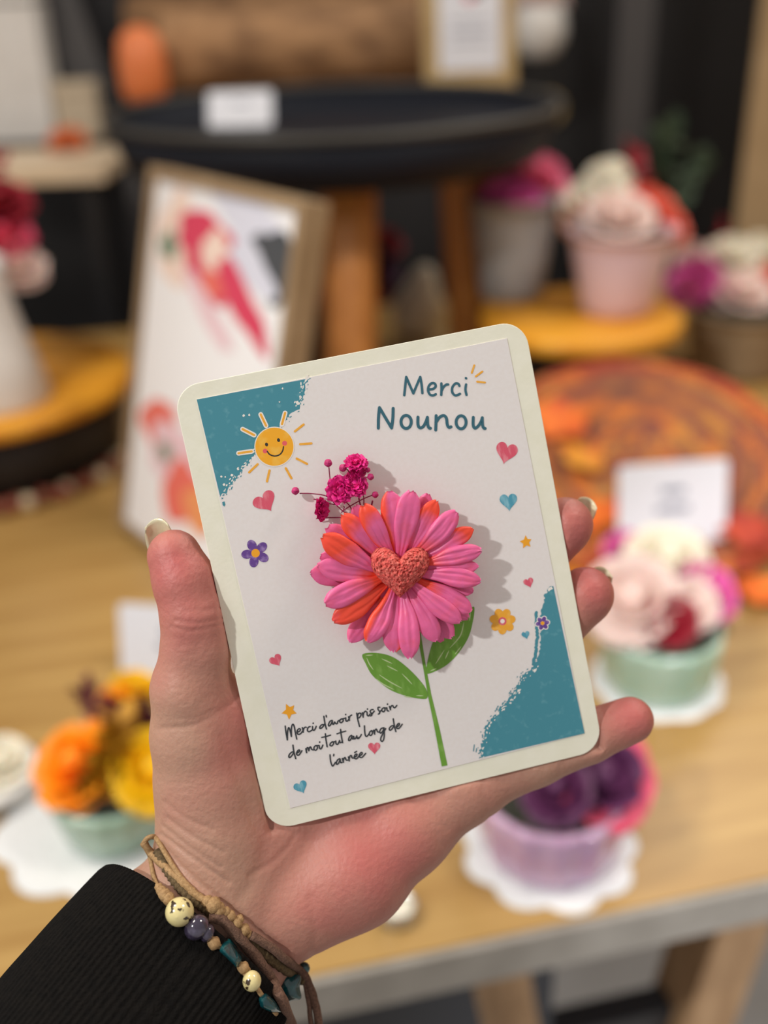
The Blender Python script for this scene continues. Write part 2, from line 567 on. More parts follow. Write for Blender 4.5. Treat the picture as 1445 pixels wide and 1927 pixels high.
# hearts
def heart_pts(tip, notch, width, n=44, full=3.0):
    tx, ty = tip
    ax, ay = notch[0] - tx, notch[1] - ty
    L = math.hypot(ax, ay)
    ax, ay = ax / L, ay / L
    bx, by = -ay, ax
    out = []
    for i in range(n):
        t = 2 * math.pi * i / n
        x = math.copysign(abs(math.sin(t)) ** full, math.sin(t))
        y = (13 * math.cos(t) - 5 * math.cos(2 * t) - 2 * math.cos(3 * t) - math.cos(4 * t)) / 16
        yy = (y + 17 / 16) / (5 / 16 + 17 / 16) * L
        out.append((tx + bx * x * width / 2 + ax * yy, ty + by * x * width / 2 + ay * yy))
    return out
for tip, notch, w, m in (((510.5, 962), (495, 938), 45, M_hpink), ((947.4, 873.8), (954.4, 843.5), 41, M_hpink),
                         ((958.6, 962.3), (956.4, 937.5), 33, M_hblue), ((998.4, 1106), (993.6, 1092.8), 19, M_hpink),
                         ((991.7, 1203), (988.5, 1192), 15, M_hblue), ((526, 1253.6), (517, 1239), 24, M_hpink),
                         ((705, 1420), (704, 1403), 23, M_hpink), ((571.7, 1493), (564, 1477), 26, M_hblue)):
    mb = MB()
    blob(mb, heart_pts(tip, notch, w))
    mb.build('heart_print', m, sheet, False)
# stars
for tips in (zc([(185, 150), (345, 178), (392, 335), (245, 455), (100, 335)], 520, 1310, 10.32),
             zc([(428, 902), (482, 938), (473, 1006), (406, 1020), (374, 957)], 900, 820, 4.82)):
    cx = sum(p[0] for p in tips) / 5
    cy = sum(p[1] for p in tips) / 5
    out = []
    for a, b in zip(tips, tips[1:] + tips[:1]):
        out.append(a)
        out.append((cx + ((a[0] + b[0]) / 2 - cx) * 0.62, cy + ((a[1] + b[1]) / 2 - cy) * 0.62))
    mb = MB()
    blob(mb, out)
    mb.build('star_print', M_star, sheet, False)
# little flowers
def print_flower(cx, cy, n, rad, pr, pl, a0, m, mc, rc, halo=None, mc2=None):
    mb = MB()
    mats = [m, mc, M_halo] + ([mc2] if mc2 else [])
    if halo:
        for i in range(n):
            a = a0 + 2 * math.pi * i / n
            blob(mb, circle(cx + rad * math.cos(a), cy + rad * math.sin(a), pl + halo, 18, pr + halo, a), 2)
    for i in range(n):
        a = a0 + 2 * math.pi * i / n
        blob(mb, circle(cx + rad * math.cos(a), cy + rad * math.sin(a), pl, 18, pr, a), 0)
    blob(mb, circle(cx, cy, rc), 1)
    if mc2:
        blob(mb, circle(cx, cy, rc * 0.55), 3)
    mb.build('flower_print', mats, sheet, False)
print_flower(480.8, 1041, 5, 16.0, 8.6, 11, math.radians(-115), M_purp, M_star, 8)
print_flower(945.4, 1169, 7, 15.5, 8.0, 9.5, math.radians(-115), M_rayp, M_hpink, 7.6, None, M_halo)
print_flower(1020.8, 1172.7, 6, 8.0, 4.0, 5.0, math.radians(-70), M_purp, M_star, 3.6, 1.6)

# stem with its two leaves
mb = MB()
blob(mb, zc([(70, 615), (180, 592), (330, 610), (450, 660), (580, 760), (700, 880), (790, 1000), (805, 1105), (700, 1110),
             (560, 1080), (400, 1020), (270, 930), (170, 830), (110, 720)], 670, 1130, 6.02), 0, 4)
blob(mb, zc([(1340, 80), (1305, 82), (1270, 130), (1100, 240), (960, 340), (880, 450), (830, 600), (795, 770), (800, 830), (900, 800),
             (1040, 720), (1180, 570), (1280, 400), (1330, 200)], 670, 1130, 6.02), 0, 4)
st = zc([(690, 360), (760, 760), (800, 1000), (820, 1110), (880, 1400), (970, 1880), (1035, 1868), (945, 1450), (850, 1060), (800, 800), (730, 360)], 670, 1130, 6.02)
blob(mb, st, 0)
for s_ in ([(120, 650), (150, 720), (195, 785)], [(260, 840), (380, 920), (520, 995)], [(230, 890), (310, 950), (430, 1010)],
           [(110, 622), (190, 618)], [(290, 660), (410, 715)], [(350, 740), (470, 800)], [(520, 830), (580, 890), (635, 950)],
           [(680, 1078), (760, 1080)], [(540, 1085), (640, 1100)], [(1220, 250), (1180, 400), (1060, 540)], [(1050, 570), (1010, 660)],
           [(1000, 560), (900, 720)], [(1190, 520), (1120, 610)], [(840, 800), (910, 770)], [(1295, 130), (1285, 230)]):
    ribbon(mb, zc(s_, 670, 1130, 6.02), 2.2, 1, 5, lambda t: 0.25 + 0.75 * math.sin(math.pi * min(max(t, 0.0), 1)))
mb.build('stem_print', [M_leafp, M_streak], sheet, False)

# lettering
def lettering(name, m, strokes, width):
    mb = MB()
    for s_ in strokes:
        ribbon(mb, s_, width, 0, 8)
    mb.build(name, m, sheet, False)
A = lambda *p: zc(p, 690, 680, 6.021)
def ring(cx, cy, rx, ry):
    return [(cx + rx * math.cos(math.radians(a)), cy + ry * math.sin(math.radians(a))) for a in range(-90, 275, 24)]
lettering('lettering_title', M_ink, [
    A((425, 383), (436, 280), (447, 177)), A((447, 177), (487, 270), (528, 363)), A((528, 363), (567, 269), (606, 177)), A((606, 177), (622, 270), (630, 360)),
    A((700, 318), (750, 312), (780, 285), (770, 252), (735, 248), (703, 280), (695, 330), (715, 375), (750, 386), (782, 372)),
    A((845, 250), (847, 315), (844, 380)), A((848, 335), (870, 290), (900, 264), (922, 262)),
    A((1050, 278), (1036, 254), (1003, 252), (970, 295), (970, 352), (1005, 386), (1056, 368)),
    A((1125, 262), (1118, 320), (1130, 380)), A((1123, 189), (1126, 193))], 4.6)
lettering('lettering_name', M_ink, [
    A((131, 757), (133, 640), (144, 524)), A((144, 524), (212, 640), (281, 755)), A((281, 755), (295, 650), (299, 532)),
    A(*ring(446, 686, 58, 74)),
    A((580, 632), (580, 715), (600, 752), (640, 738), (672, 680), (687, 634)), A((687, 634), (690, 710), (703, 752), (722, 758)),
    A((786, 615), (784, 700), (781, 778)), A((786, 690), (825, 634), (872, 614), (902, 645), (912, 715), (930, 748), (955, 741)),
    A(*ring(1069, 690, 56, 74)),
    A((1207, 634), (1206, 722), (1226, 757), (1265, 730), (1296, 680), (1309, 638)), A((1309, 638), (1312, 720), (1325, 755), (1342, 760))], 5.6)
lettering('lettering_dashes', M_rayp, [A((1218, 45), (1190, 130)), A((1310, 115), (1235, 170)), A((1250, 230), (1340, 240))], 3.6)
B = lambda *p: zc(p, 520, 1310, 10.32)
D = lambda *p: zc(p, 640, 1310, 10.32)
lettering('lettering_message', M_pen, [
    B((170, 580), (185, 700), (212, 850)), B((212, 850), (215, 720), (228, 630), (245, 615), (270, 690), (290, 785)),
    B((290, 785), (290, 650), (300, 575), (322, 545), (345, 590), (370, 720), (395, 835)),
    B((405, 700), (450, 680), (465, 645), (440, 632), (410, 660), (402, 710), (422, 742), (470, 728), (515, 670)),
    B((503, 610), (515, 655), (520, 700)), B((515, 690), (530, 635), (555, 604), (580, 605)),
    B((655, 592), (625, 602), (602, 640), (608, 680), (640, 690), (690, 660)),
    B((700, 590), (705, 650), (730, 665), (755, 630), (772, 585)), B((715, 522), (712, 532)),
    B((930, 560), (890, 552), (850, 585), (840, 620), (865, 625), (905, 590), (932, 545)), B((920, 390), (940, 520), (970, 640)),
    B((965, 375), (970, 405)),
    B((1082, 470), (1040, 490), (1010, 550), (1018, 580), (1052, 558), (1085, 490)), B((1085, 480), (1090, 540), (1112, 545), (1130, 505)),
    B((1130, 500), (1155, 535), (1180, 533), (1192, 490), (1220, 470)),
    B((1270, 440), (1238, 460), (1230, 502), (1260, 515), (1295, 480), (1288, 442), (1262, 448), (1325, 430)),
    B((1345, 420), (1350, 480), (1378, 484), (1400, 455)), B((1345, 352), (1343, 362)),
    D((162, 400), (172, 440), (178, 472)), D((172, 450), (188, 392), (222, 366)),
    D((320, 330), (340, 450), (375, 590)), D((335, 400), (352, 342), (388, 330), (405, 360), (380, 408), (346, 428)),
    D((430, 320), (440, 365), (446, 410)), D((443, 390), (458, 325), (490, 292), (500, 298)),
    D((520, 310), (525, 368), (550, 385), (578, 348)), D((530, 246), (528, 256)),
    D((640, 262), (600, 266), (582, 300), (604, 335), (614, 368), (588, 386)), D((604, 372), (630, 330), (662, 290)),
    D((772, 216), (736, 220), (736, 260), (764, 300), (764, 334), (740, 350)), D((762, 325), (782, 290), (810, 262)),
    D((848, 225), (812, 250), (812, 288), (842, 305), (870, 270), (862, 230), (846, 228), (902, 232)),
    D((905, 225), (914, 282), (942, 288)), D((919, 150), (917, 162)),
    D((955, 200), (966, 232), (976, 265)), D((972, 250), (988, 198), (1018, 182), (1036, 218), (1062, 224), (1100, 180)),
    B((332, 1080), (290, 1092), (247, 1140), (242, 1185), (266, 1190), (310, 1140), (338, 1090)), B((320, 950), (340, 1090), (375, 1215)),
    B((390, 1110), (438, 1082), (450, 1048), (422, 1050), (392, 1100), (402, 1143), (442, 1138), (495, 1060)),
    B((570, 1020), (578, 1060), (586, 1100)), B((580, 1080), (592, 1012), (614, 1002), (630, 1060)), B((630, 1060), (642, 1002), (664, 987), (682, 1030), (712, 1048)),
    B((762, 960), (732, 990), (732, 1038), (766, 1050), (795, 1010), (784, 966), (762, 962), (822, 958)),
    B((830, 960), (842, 1018), (870, 1018), (902, 950)), B((841, 888), (838, 900)),
    B((880, 802), (960, 785), (1050, 757)), B((950, 730), (962, 850), (985, 985)),
    B((1082, 890), (1046, 920), (1042, 958), (1076, 965), (1110, 920), (1098, 888), (1078, 890), (1150, 885)),
    B((1150, 870), (1160, 928), (1192, 934), (1226, 862)), B((1226, 860), (1238, 905), (1276, 888)),
    B((1175, 732), (1260, 702), (1345, 680)), B((1245, 645), (1258, 760), (1285, 905)),
    D((218, 760), (182, 790), (162, 838), (168, 865), (198, 850), (232, 782)), D((230, 770), (237, 828), (262, 832)),
    D((262, 780), (272, 828), (296, 824), (322, 770)), D((322, 770), (332, 822), (362, 822)), D((340, 810), (378, 800), (410, 745)),
    D((470, 575), (475, 680), (490, 768), (520, 780), (565, 725)),
    D((606, 670), (572, 700), (566, 748), (596, 764), (626, 720), (614, 676), (600, 680), (652, 678)),
    D((650, 660), (660, 700), (670, 740)), D((665, 720), (678, 657), (704, 642), (722, 690), (752, 698)),
    D((836, 616), (792, 632), (768, 688), (786, 720), (826, 680), (850, 625)), D((850, 612), (856, 740), (842, 845), (810, 880), (786, 850), (802, 780), (884, 630)),
    D((1046, 572), (1000, 577), (957, 620), (957, 658), (990, 654), (1030, 602), (1046, 574)), D((1030, 440), (1048, 560), (1080, 690)),
    D((1095, 600), (1138, 572), (1150, 533), (1122, 536), (1092, 588), (1106, 628), (1150, 618), (1205, 545)),
    B((1040, 1140), (1050, 1250), (1075, 1338), (1100, 1354), (1145, 1285)), B((1115, 1130), (1110, 1162)),
    B((1228, 1215), (1186, 1240), (1162, 1298), (1172, 1325), (1207, 1303), (1238, 1230)), B((1236, 1220), (1246, 1288), (1272, 1288)),
    B((1280, 1210), (1290, 1250), (1300, 1285)), B((1296, 1265), (1312, 1207), (1335, 1192), (1352, 1240), (1384, 1242)),
    D((158, 1180), (168, 1220), (176, 1260)), D((173, 1230), (188, 1167), (214, 1152), (232, 1200), (264, 1200)),
    D((275, 1186), (318, 1162), (325, 1128), (297, 1130), (273, 1170), (286, 1213), (322, 1213), (365, 1165)), D((282, 1095), (318, 1072)),
    D((375, 1160), (420, 1132), (425, 1097), (397, 1100), (371, 1145), (386, 1189), (430, 1184), (495, 1110))], 2.5)

# ------------------------------------------------------------------ wax flower on the card
M_wax = mat('pink_wax', rgb(226, 100, 152), 0.45, rgb(236, 74, 50), 260, 3, 0.30, 0.80, attr='orange', sss=0.25, sssr=(1, 0.35, 0.3), sssd=0.0015, bump=0.15, bscale=500)
M_coral = mat('coral_foam_wax', rgb(234, 92, 86), 0.75, rgb(242, 134, 120), 900, 4, 0.4, 0.75, bump=1.0, bscale=1600, sss=0.2, sssd=0.001)
FC = oc(750, 1080)
mb = MB()
mb.lathe([(0.006, SH + 0.0001), (0.0125, SH + 0.0001), (0.0135, 0.0020), (0.012, 0.0034), (0.004, 0.0038)], 36, c=(FC.x, FC.y, 0))
wax = mb.build('wax_flower', M_wax, card)
FZ = lambda x, y: (540 + x / 3.6125, 840 + y / 3.6125)
def petal(tip, base, width, h0, h1, h2, kind='none', seed=0, bend=0.0):
    rnd = random.Random(seed)
    base = (base[0] + (770 - base[0]) * 0.32, base[1] + (850 - base[1]) * 0.32)
    a, b = oc(*FZ(*base), h0), oc(*FZ(*tip), h2)
    ax = (b - a); ax.z = 0
    L = ax.length
    ax.normalize()
    sd = Vector((-ax.y, ax.x, 0))
    W = width / 3.6125 * PXM * 0.62
    nu, nv = 18, 12
    top, org = [], []
    cr = rnd.uniform(0.8, 1.15)
    gq = rnd.uniform(-0.10, 0.10)
    for i in range(nu + 1):
        t = i / nu
        if t < 0.62:
            q = t / 0.62
            w = 0.34 + 0.66 * q * q * (3 - 2 * q)
        else:
            q = (t - 0.62) / 0.38
            w = max(0.06, 1 - q ** 3.0) ** 0.5
        hz = (1 - t) ** 2 * h0 + 2 * t * (1 - t) * (2 * h1 - 0.5 * h0 - 0.5 * h2) + t * t * h2
        bd = bend * math.sin(math.pi * t) * L
        for j in range(nv + 1):
            v = -1 + 2 * j / nv
            crown = 0.00060 * cr * (1 - abs(v) ** 4) * (0.5 + 0.5 * min(1, w))
            groove = -0.00056 * (math.exp(-((v - 0.30 - gq) / 0.10) ** 2) + 0.8 * math.exp(-((v + 0.34 - gq) / 0.11) ** 2) + 0.4 * math.exp(-((v - gq) / 0.08) ** 2)) * math.sin(math.pi * min(1, t * 1.12)) ** 0.6
            groove += 0.00022 * noise.noise(Vector((v * 2.2, t * 5, seed * 3.1)))
            tipj = 0.035 * L * noise.noise(Vector((v * 2.5, seed * 1.7, 4))) * max(0, (t - 0.7) / 0.3)
            p = a + ax * (L * t + tipj) + sd * (v * w * W + bd + 0.0003 * noise.noise(Vector((t * 4, v, seed * 2.3))))
            p.z = hz + crown + groove
            top.append(p)
            side = v
            o = 0.0
            if kind == 'tip': o = 0.75 * max(0, (t - 0.62) / 0.38) ** 0.8 + 0.5 * max(0, side) ** 3
            elif kind == 'left': o = 0.95 * max(0, (side - 0.3)) ** 0.6
            elif kind == 'right': o = 0.95 * max(0, (-side - 0.3)) ** 0.6
            elif kind == 'full': o = 0.42 + 0.35 * math.sin(math.pi * t)
            elif kind == 'base': o = 0.75 * max(0, 1 - t / 0.5)
            elif kind == 'outer': o = 0.85 * max(0, (t - 0.3) / 0.7)
            org.append(o + 0.02)
    n1 = nv + 1
    vts = list(top)
    orr = list(org)
    for k, p in enumerate(top):
        j = k % n1
        t = (k // n1) / nu
        vts.append(Vector((p.x, p.y, p.z)) - ax * (0.0004 * t) - Vector((0, 0, 0.0014 if 0 < j < nv and t < 0.999 else 0.0011)))
        orr.append(org[k])
    N = len(top)
    f = []
    for i in range(nu):
        for j in range(nv):
            q = (i * n1 + j, (i + 1) * n1 + j, (i + 1) * n1 + j + 1, i * n1 + j + 1)
            f.append(q)
            f.append(tuple(N + k for k in reversed(q)))
    for i in range(nu):
        for j in (0, nv):
            q = (i * n1 + j, (i + 1) * n1 + j, N + (i + 1) * n1 + j, N + i * n1 + j)
            f.append(q if j else tuple(reversed(q)))
    for j in range(nv):
        q = (nu * n1 + j, nu * n1 + j + 1, N + nu * n1 + j + 1, N + nu * n1 + j)
        f.append(q)
    o = obj('petal', vts, f, M_wax, wax, True, None, {'orange': orr})
    sb = o.modifiers.new('soft', 'SUBSURF')
    sb.levels = sb.render_levels = 1
    return o
mm = 0.001
back = [((1265, 985), (960, 880), 100), ((1232, 1165), (930, 960), 110), ((1118, 1298), (870, 1010), 120), ((1055, 1325), (860, 1040), 90), ((955, 318), (850, 690), 110),
        ((455, 405), (640, 700), 110), ((275, 545), (580, 760), 120), ((225, 745), (560, 830), 110), ((158, 860), (560, 890), 135),
        ((425, 1328), (640, 1040), 120), ((270, 640), (560, 800), 110), ((1160, 470), (900, 700), 100)]
for i, (t_, b_, w_) in enumerate(back):
    petal(t_, b_, w_, 2.8 * mm, 4.4 * mm, 5.0 * mm, 'base' if i % 4 == 1 else 'none', 50 + i)
front = [((695, 303), (735, 715), 134, 'left'), ((850, 305), (765, 735), 132, 'none'), ((1015, 372), (820, 715), 116, 'tip'), ((1150, 442), (890, 705), 118, 'base'),
         ((1262, 560), (940, 750), 100, 'tip'), ((1316, 705), (960, 775), 104, 'base'), ((1300, 812), (970, 812), 92, 'none'), ((1315, 915), (955, 865), 108, 'none'),
         ((1248, 1120), (915, 925), 112, 'base'), ((1178, 1188), (880, 965), 112, 'none'), ((1012, 1322), (835, 1000), 120, 'none'), ((838, 1436), (785, 1010), 118, 'none'),
         ((728, 1396), (748, 1030), 138, 'left'), ((548, 1330), (700, 1010), 116, 'right'), ((312, 1188), (640, 965), 124, 'full'), ((258, 1070), (610, 905), 128, 'base'),
         ((208, 812), (590, 885), 118, 'base'), ((238, 610), (575, 840), 136, 'outer'), ((372, 468), (615, 745), 118, 'tip'), ((520, 398), (690, 705), 118, 'tip')]
for i, (t_, b_, w_, k_) in enumerate(front):
    up_ = (i % 2) * 0.9 * mm
    petal(t_, b_, w_, 3.9 * mm + up_, 7.4 * mm + up_, 7.4 * mm + up_, k_, 90 + i, 0.02 * (1 if i % 3 else -1))

def foam_heart():
    out = [Vector((p[0], p[1])) for p in heart_pts(FZ(768, 1030), FZ(768, 766), 404 / 3.6125, 150, 2.1)]
    c = Vector(FZ(770, 830))
    nr = 70
    v, f = [], []
    for k in range(nr + 1):
        s = math.sin(k / nr * math.pi / 2)
        dome = math.cos(k / nr * math.pi / 2) ** 0.55
        for i, p in enumerate(out):
            q = c + (p - c) * s
            h = 0.0040 + 0.0072 * dome
            w = oc(q.x, q.y, h)
            n1 = noise.noise(w * 900) * 0.00042 + noise.noise(w * 2300) * 0.00034
            cell = noise.voronoi(w * 1150)[0][0]
            n1 -= max(0, 0.50 - cell) * 0.0016
            n1 -= max(0, noise.noise(w * 1500 + Vector((5, 5, 1))) - 0.15) * 0.0011
            w.z += n1
            w.x += noise.noise(w * 1100 + Vector((9, 1, 3))) * 0.00022 * s
            w.y += noise.noise(w * 1100 + Vector((2, 7, 5))) * 0.00022 * s
            v.append(w)
    N = len(out)
    for k in range(nr):
        for i in range(N):
            j = (i + 1) % N
            f.append((k * N + i, k * N + j, (k + 1) * N + j, (k + 1) * N + i))
    f.append(tuple(range(N)))
    o = obj('heart_centre', v, [tuple(reversed(q)) for q in f], M_coral, wax)
    return o
foam_heart()

# dried sprig tucked under the flower
M_stemm = mat('burgundy_stem', rgb(140, 28, 72), 0.6)
M_bud = mat('magenta_bud', rgb(196, 36, 112), 0.6, rgb(164, 22, 88), 900, 3)
M_blos = mat('magenta_blossom', rgb(238, 26, 142), 0.6, rgb(206, 16, 112), 700, 3, sss=0.15, sssd=0.0006)
SZ = lambda x, y: (540 + x / 7.605, 850 + y / 7.605)
mb = MB()
def sprig_stem(pts, r, h0, h1):
    n = len(pts)
    q = [oc(*SZ(x, y), h0 + (h1 - h0) * i / (n - 1)) for i, (x, y) in enumerate(pts)]
    mb.tube(catmull(q, 6), r, 7)
R1 = 0.00017
sprig_stem([(900, 900), (800, 850), (690, 750), (560, 635), (350, 600), (180, 597)], R1, 0.0012, 0.0030)
sprig_stem([(690, 750), (650, 600), (615, 380), (600, 225)], R1, 0.0018, 0.0042)
sprig_stem([(690, 755), (560, 735), (460, 700), (380, 678)], R1, 0.0016, 0.0022)
sprig_stem([(900, 920), (750, 940), (600, 945), (415, 960)], R1, 0.0010, 0.0018)
sprig_stem([(780, 870), (810, 840), (900, 780), (1080, 680), (1215, 625)], R1, 0.0012, 0.0040)
sprig_stem([(930, 860), (900, 780), (820, 690), (760, 560)], R1, 0.0012, 0.0035)
sprig_stem([(1060, 800), (1030, 680), (1022, 560), (975, 470)], R1 * 1.3, 0.0012, 0.0045)
sprig_stem([(1100, 760), (1095, 640), (1055, 530), (1070, 350), (1040, 250)], R1, 0.0014, 0.0050)
sprig_stem([(975, 470), (930, 360), (905, 310), (858, 250)], R1, 0.0040, 0.0050)
sprig_stem([(910, 460), (1000, 410), (1060, 378), (1150, 368)], R1, 0.0046, 0.0060)
sprig_stem([(1070, 330), (1120, 300), (1150, 270)], R1, 0.0046, 0.0052)
sprig_stem([(1210, 770), (1225, 700)], R1 * 1.5, 0.0012, 0.0016)
sprig_stem([(690, 750), (660, 690), (655, 630)], R1 * 1.6, 0.0018, 0.0032)
sprig_stem([(560, 635), (575, 600), (566, 580)], R1, 0.0024, 0.0028)
sprig_stem([(800, 850), (820, 800), (812, 780)], R1, 0.0016, 0.0020)
sprig = mb.build('dried_sprig', M_stemm, card)
for x, y, r, h in ((588, 163, 60, 0.0044), (800, 232, 58, 0.0052), (1196, 360, 50, 0.0062), (120, 562, 58, 0.0032), (1262, 615, 50, 0.0042), (1155, 262, 40, 0.0054)):
    mb = MB()
    c = oc(*SZ(x, y), h)
    rr = r / 7.605 * PXM
    n, f = 14, []
    v = []
    for j in range(9):
        t = math.pi * j / 8
        for i in range(n):
            a = 2 * math.pi * i / n
            k = 1 + 0.10 * math.sin(5 * a + j) + 0.08 * noise.noise(Vector((a, j, x)))
            v.append(c + Vector((math.sin(t) * math.cos(a), math.sin(t) * math.sin(a), math.cos(t))) * rr * k)
    for j in range(8):
        for i in range(n):
            k = (i + 1) % n
            f.append((j * n + i, (j + 1) * n + i, (j + 1) * n + k, j * n + k))
    _b = mb.add(v, f).build('bud', M_bud, sprig)
    _sb = _b.modifiers.new('soft', 'SUBSURF'); _sb.levels = _sb.render_levels = 1
def blossom(x, y, r, h, face, seed):
    rnd = random.Random(seed)
    mb = MB()
    c = oc(*SZ(x, y), h)
    rr = r / 7.605 * PXM * 1.22
    z = Vector(face).normalized()
    q = z.to_track_quat('Z', 'Y')
    for layer, (n, tilt, L) in enumerate(((9, 80, 1.0), (8, 58, 0.92), (7, 38, 0.78), (6, 20, 0.62), (4, 8, 0.45))):
        for i in range(n):
            a = 2 * math.pi * (i + rnd.uniform(-0.2, 0.2) + 0.5 * layer) / n
            tl = math.radians(tilt + rnd.uniform(-12, 12))
            v, f = [], []
            nu, nv = 5, 7
            for u in range(nu + 1):
                t = u / nu
                for k in range(nv + 1):
                    s = -1 + 2 * k / nv
                    wd = 0.62 * math.sin(math.pi * (0.12 + 0.6 * t)) * L
                    ruff = 0.10 * math.sin(s * 5 + seed + i) * t + 0.04 * rnd.uniform(-1, 1) * t
                    rad = 0.10 + math.sin(tl) * t * L * (1 + 0.12 * rnd.uniform(-1, 1) * (u == nu))
                    zz = math.cos(tl) * t * L * 0.8 + ruff
                    p = Vector((math.cos(a) * rad - math.sin(a) * s * wd, math.sin(a) * rad + math.cos(a) * s * wd, zz - 0.15))
                    v.append(c + q @ (p * rr))
            m1 = nv + 1
            for u in range(nu):
                for k in range(nv):
                    f.append((u * m1 + k, (u + 1) * m1 + k, (u + 1) * m1 + k + 1, u * m1 + k + 1))
            mb.add(v, f)
    mb.ball(c - z * rr * 0.15, rr * 0.45)
    mb.build('blossom', M_blos, sprig)
blossom(990, 150, 122, 0.0056, (0.1, 0.9, 0.7), 1)
blossom(1025, 262, 110, 0.0050, (0.5, -0.2, 0.7), 2)
blossom(972, 462, 142, 0.0050, (0.2, 0.5, 0.8), 3)
blossom(762, 548, 150, 0.0050, (-0.1, 0.0, 1), 4)
blossom(495, 825, 118, 0.0030, (0.7, -0.1, 0.6), 5)
# ------------------------------------------------------------------ the hand: one continuous skin grown from a skeleton
def hp(px, py, dz):                       # a joint: pixel, and how far behind the card's plane (in card pixels)
    d = card_depth(px, py) + dz * PXM
    return np.array([(px - CX) / FPX * d, (py - CY) / FPX * d, d])
VOX = 0.0011
lo = hp(110, 780, 0).copy(); hi = hp(1270, 1990, 0).copy()
lo[2], hi[2] = 0.262, 0.366
dims = np.ceil((hi - lo) / VOX).astype(int)
gx, gy, gz = [lo[i] + VOX * np.arange(dims[i]) for i in range(3)]
G = np.stack(np.meshgrid(gx, gy, gz, indexing='ij'), -1).astype(np.float32)
def cone(a, b):
    pa, ra = hp(*a[:3]), a[3] * PXM
    pb, rb = hp(*b[:3]), b[3] * PXM
    ab = (pb - pa).astype(np.float32)
    t = np.clip(((G - pa.astype(np.float32)) @ ab) / float(ab @ ab), 0, 1)
    d = G - pa.astype(np.float32) - t[..., None] * ab
    return np.sqrt((d * d).sum(-1)) - (ra + (rb - ra) * t)
def smin(a, b, k):
    if a is None: return b
    h = np.clip(0.5 + 0.5 * (b - a) / k, 0, 1)
    return b + (a - b) * h - k * h * (1 - h)
def chain(pts, k, base=None):
    d = base
    for a, b in zip(pts, pts[1:]):
        d = smin(d, cone(a, b), k)
    return d
K = 0.0040
# palm: wrist to the four knuckles, heel of the hand, ball of the thumb
palm = None
wristA = (392, 1668, 62, 108); wristB = (505, 1722, 66, 92)
for pts in ([(246, 1768, 30, 106), wristA], [(410, 1880, 14, 96), wristB], [(325, 1822, 14, 104), (448, 1695, 60, 104)],
            [wristA, (480, 1500, 100, 84), (650, 1262, 92, 76)], [(448, 1695, 60, 104), (560, 1500, 96, 78), (740, 1332, 92, 76)],
            [wristB, (640, 1560, 88, 80), (812, 1402, 90, 73)], [wristB, (660, 1642, 66, 104), (762, 1560, 70, 90), (872, 1478, 74, 70)],
            [(560, 1700, 62, 98), (668, 1636, 62, 106)], [(650, 1262, 92, 76), (740, 1332, 92, 76)], [(740, 1332, 92, 76), (812, 1402, 90, 73)],
            [(812, 1402, 90, 73), (872, 1478, 76, 70)]):
    palm = chain(pts, K, palm)
thenar = chain([(405, 1640, 62, 106), (408, 1560, 70, 112), (398, 1470, 68, 106), (376, 1382, 52, 90), (360, 1298, 36, 72)], K)
palm = smin(palm, thenar, 0.006)
palm = chain([(392, 1352, 62, 66), (640, 1285, 92, 70)], 0.005, palm)
thumb = chain([(360, 1298, 30, 72), (368, 1222, 22, 64), (366, 1162, 20, 61.5), (347, 1094, 26, 58), (328, 1047, 34, 51)], 0.002)
index = chain([(650, 1262, 92, 74), (792, 1090, 100, 60), (868, 965, 92, 54), (905, 880, 76, 48)], 0.002)
middle = chain([(740, 1332, 92, 74), (880, 1192, 104, 60), (985, 1080, 76, 55), (1060, 992, 51, 53), (1064, 986, 51, 53)], 0.002)
ringf = chain([(812, 1402, 90, 70), (930, 1290, 100, 60), (1035, 1192, 76, 55), (1100, 1122, 51, 54), (1103, 1118, 51, 53)], 0.002)
pinky = chain([(872, 1478, 76, 66), (1005, 1424, 66, 59), (1105, 1386, 54, 53), (1186, 1355, 46, 47)], 0.002)
field = None
for fg, k in ((thumb, 0.004), (index, 0.005), (middle, 0.005), (ringf, 0.005), (pinky, 0.005)):
    g = smin(palm, fg, k)
    field = g if field is None else np.minimum(field, g)
# the card is solid: nothing of the hand stands inside it, flesh presses flat against its back
_q = (G - hp(324, 730, 0).astype(np.float32))
_x = _q @ np.array(_r1, np.float32); _y = -(_q @ np.array(_r2, np.float32)); _n = np.cross(np.array(_r1), -np.array(_r2))
_z = _q @ (np.array((_n[0], _n[1], _n[2]), np.float32) * (1 if _n[2] < 0 else -1))
_bx = np.maximum(np.maximum(np.abs(_x - CARD_W / 2) - CARD_W / 2, np.abs(_y + CARD_H / 2) - CARD_H / 2), -(CARD_T + 0.0004) - _z)
field = -smin(-field, _bx, 0.0012)
del _q, _x, _y, _z, _bx
del palm, thenar, thumb, index, middle, ringf, pinky, fg, g

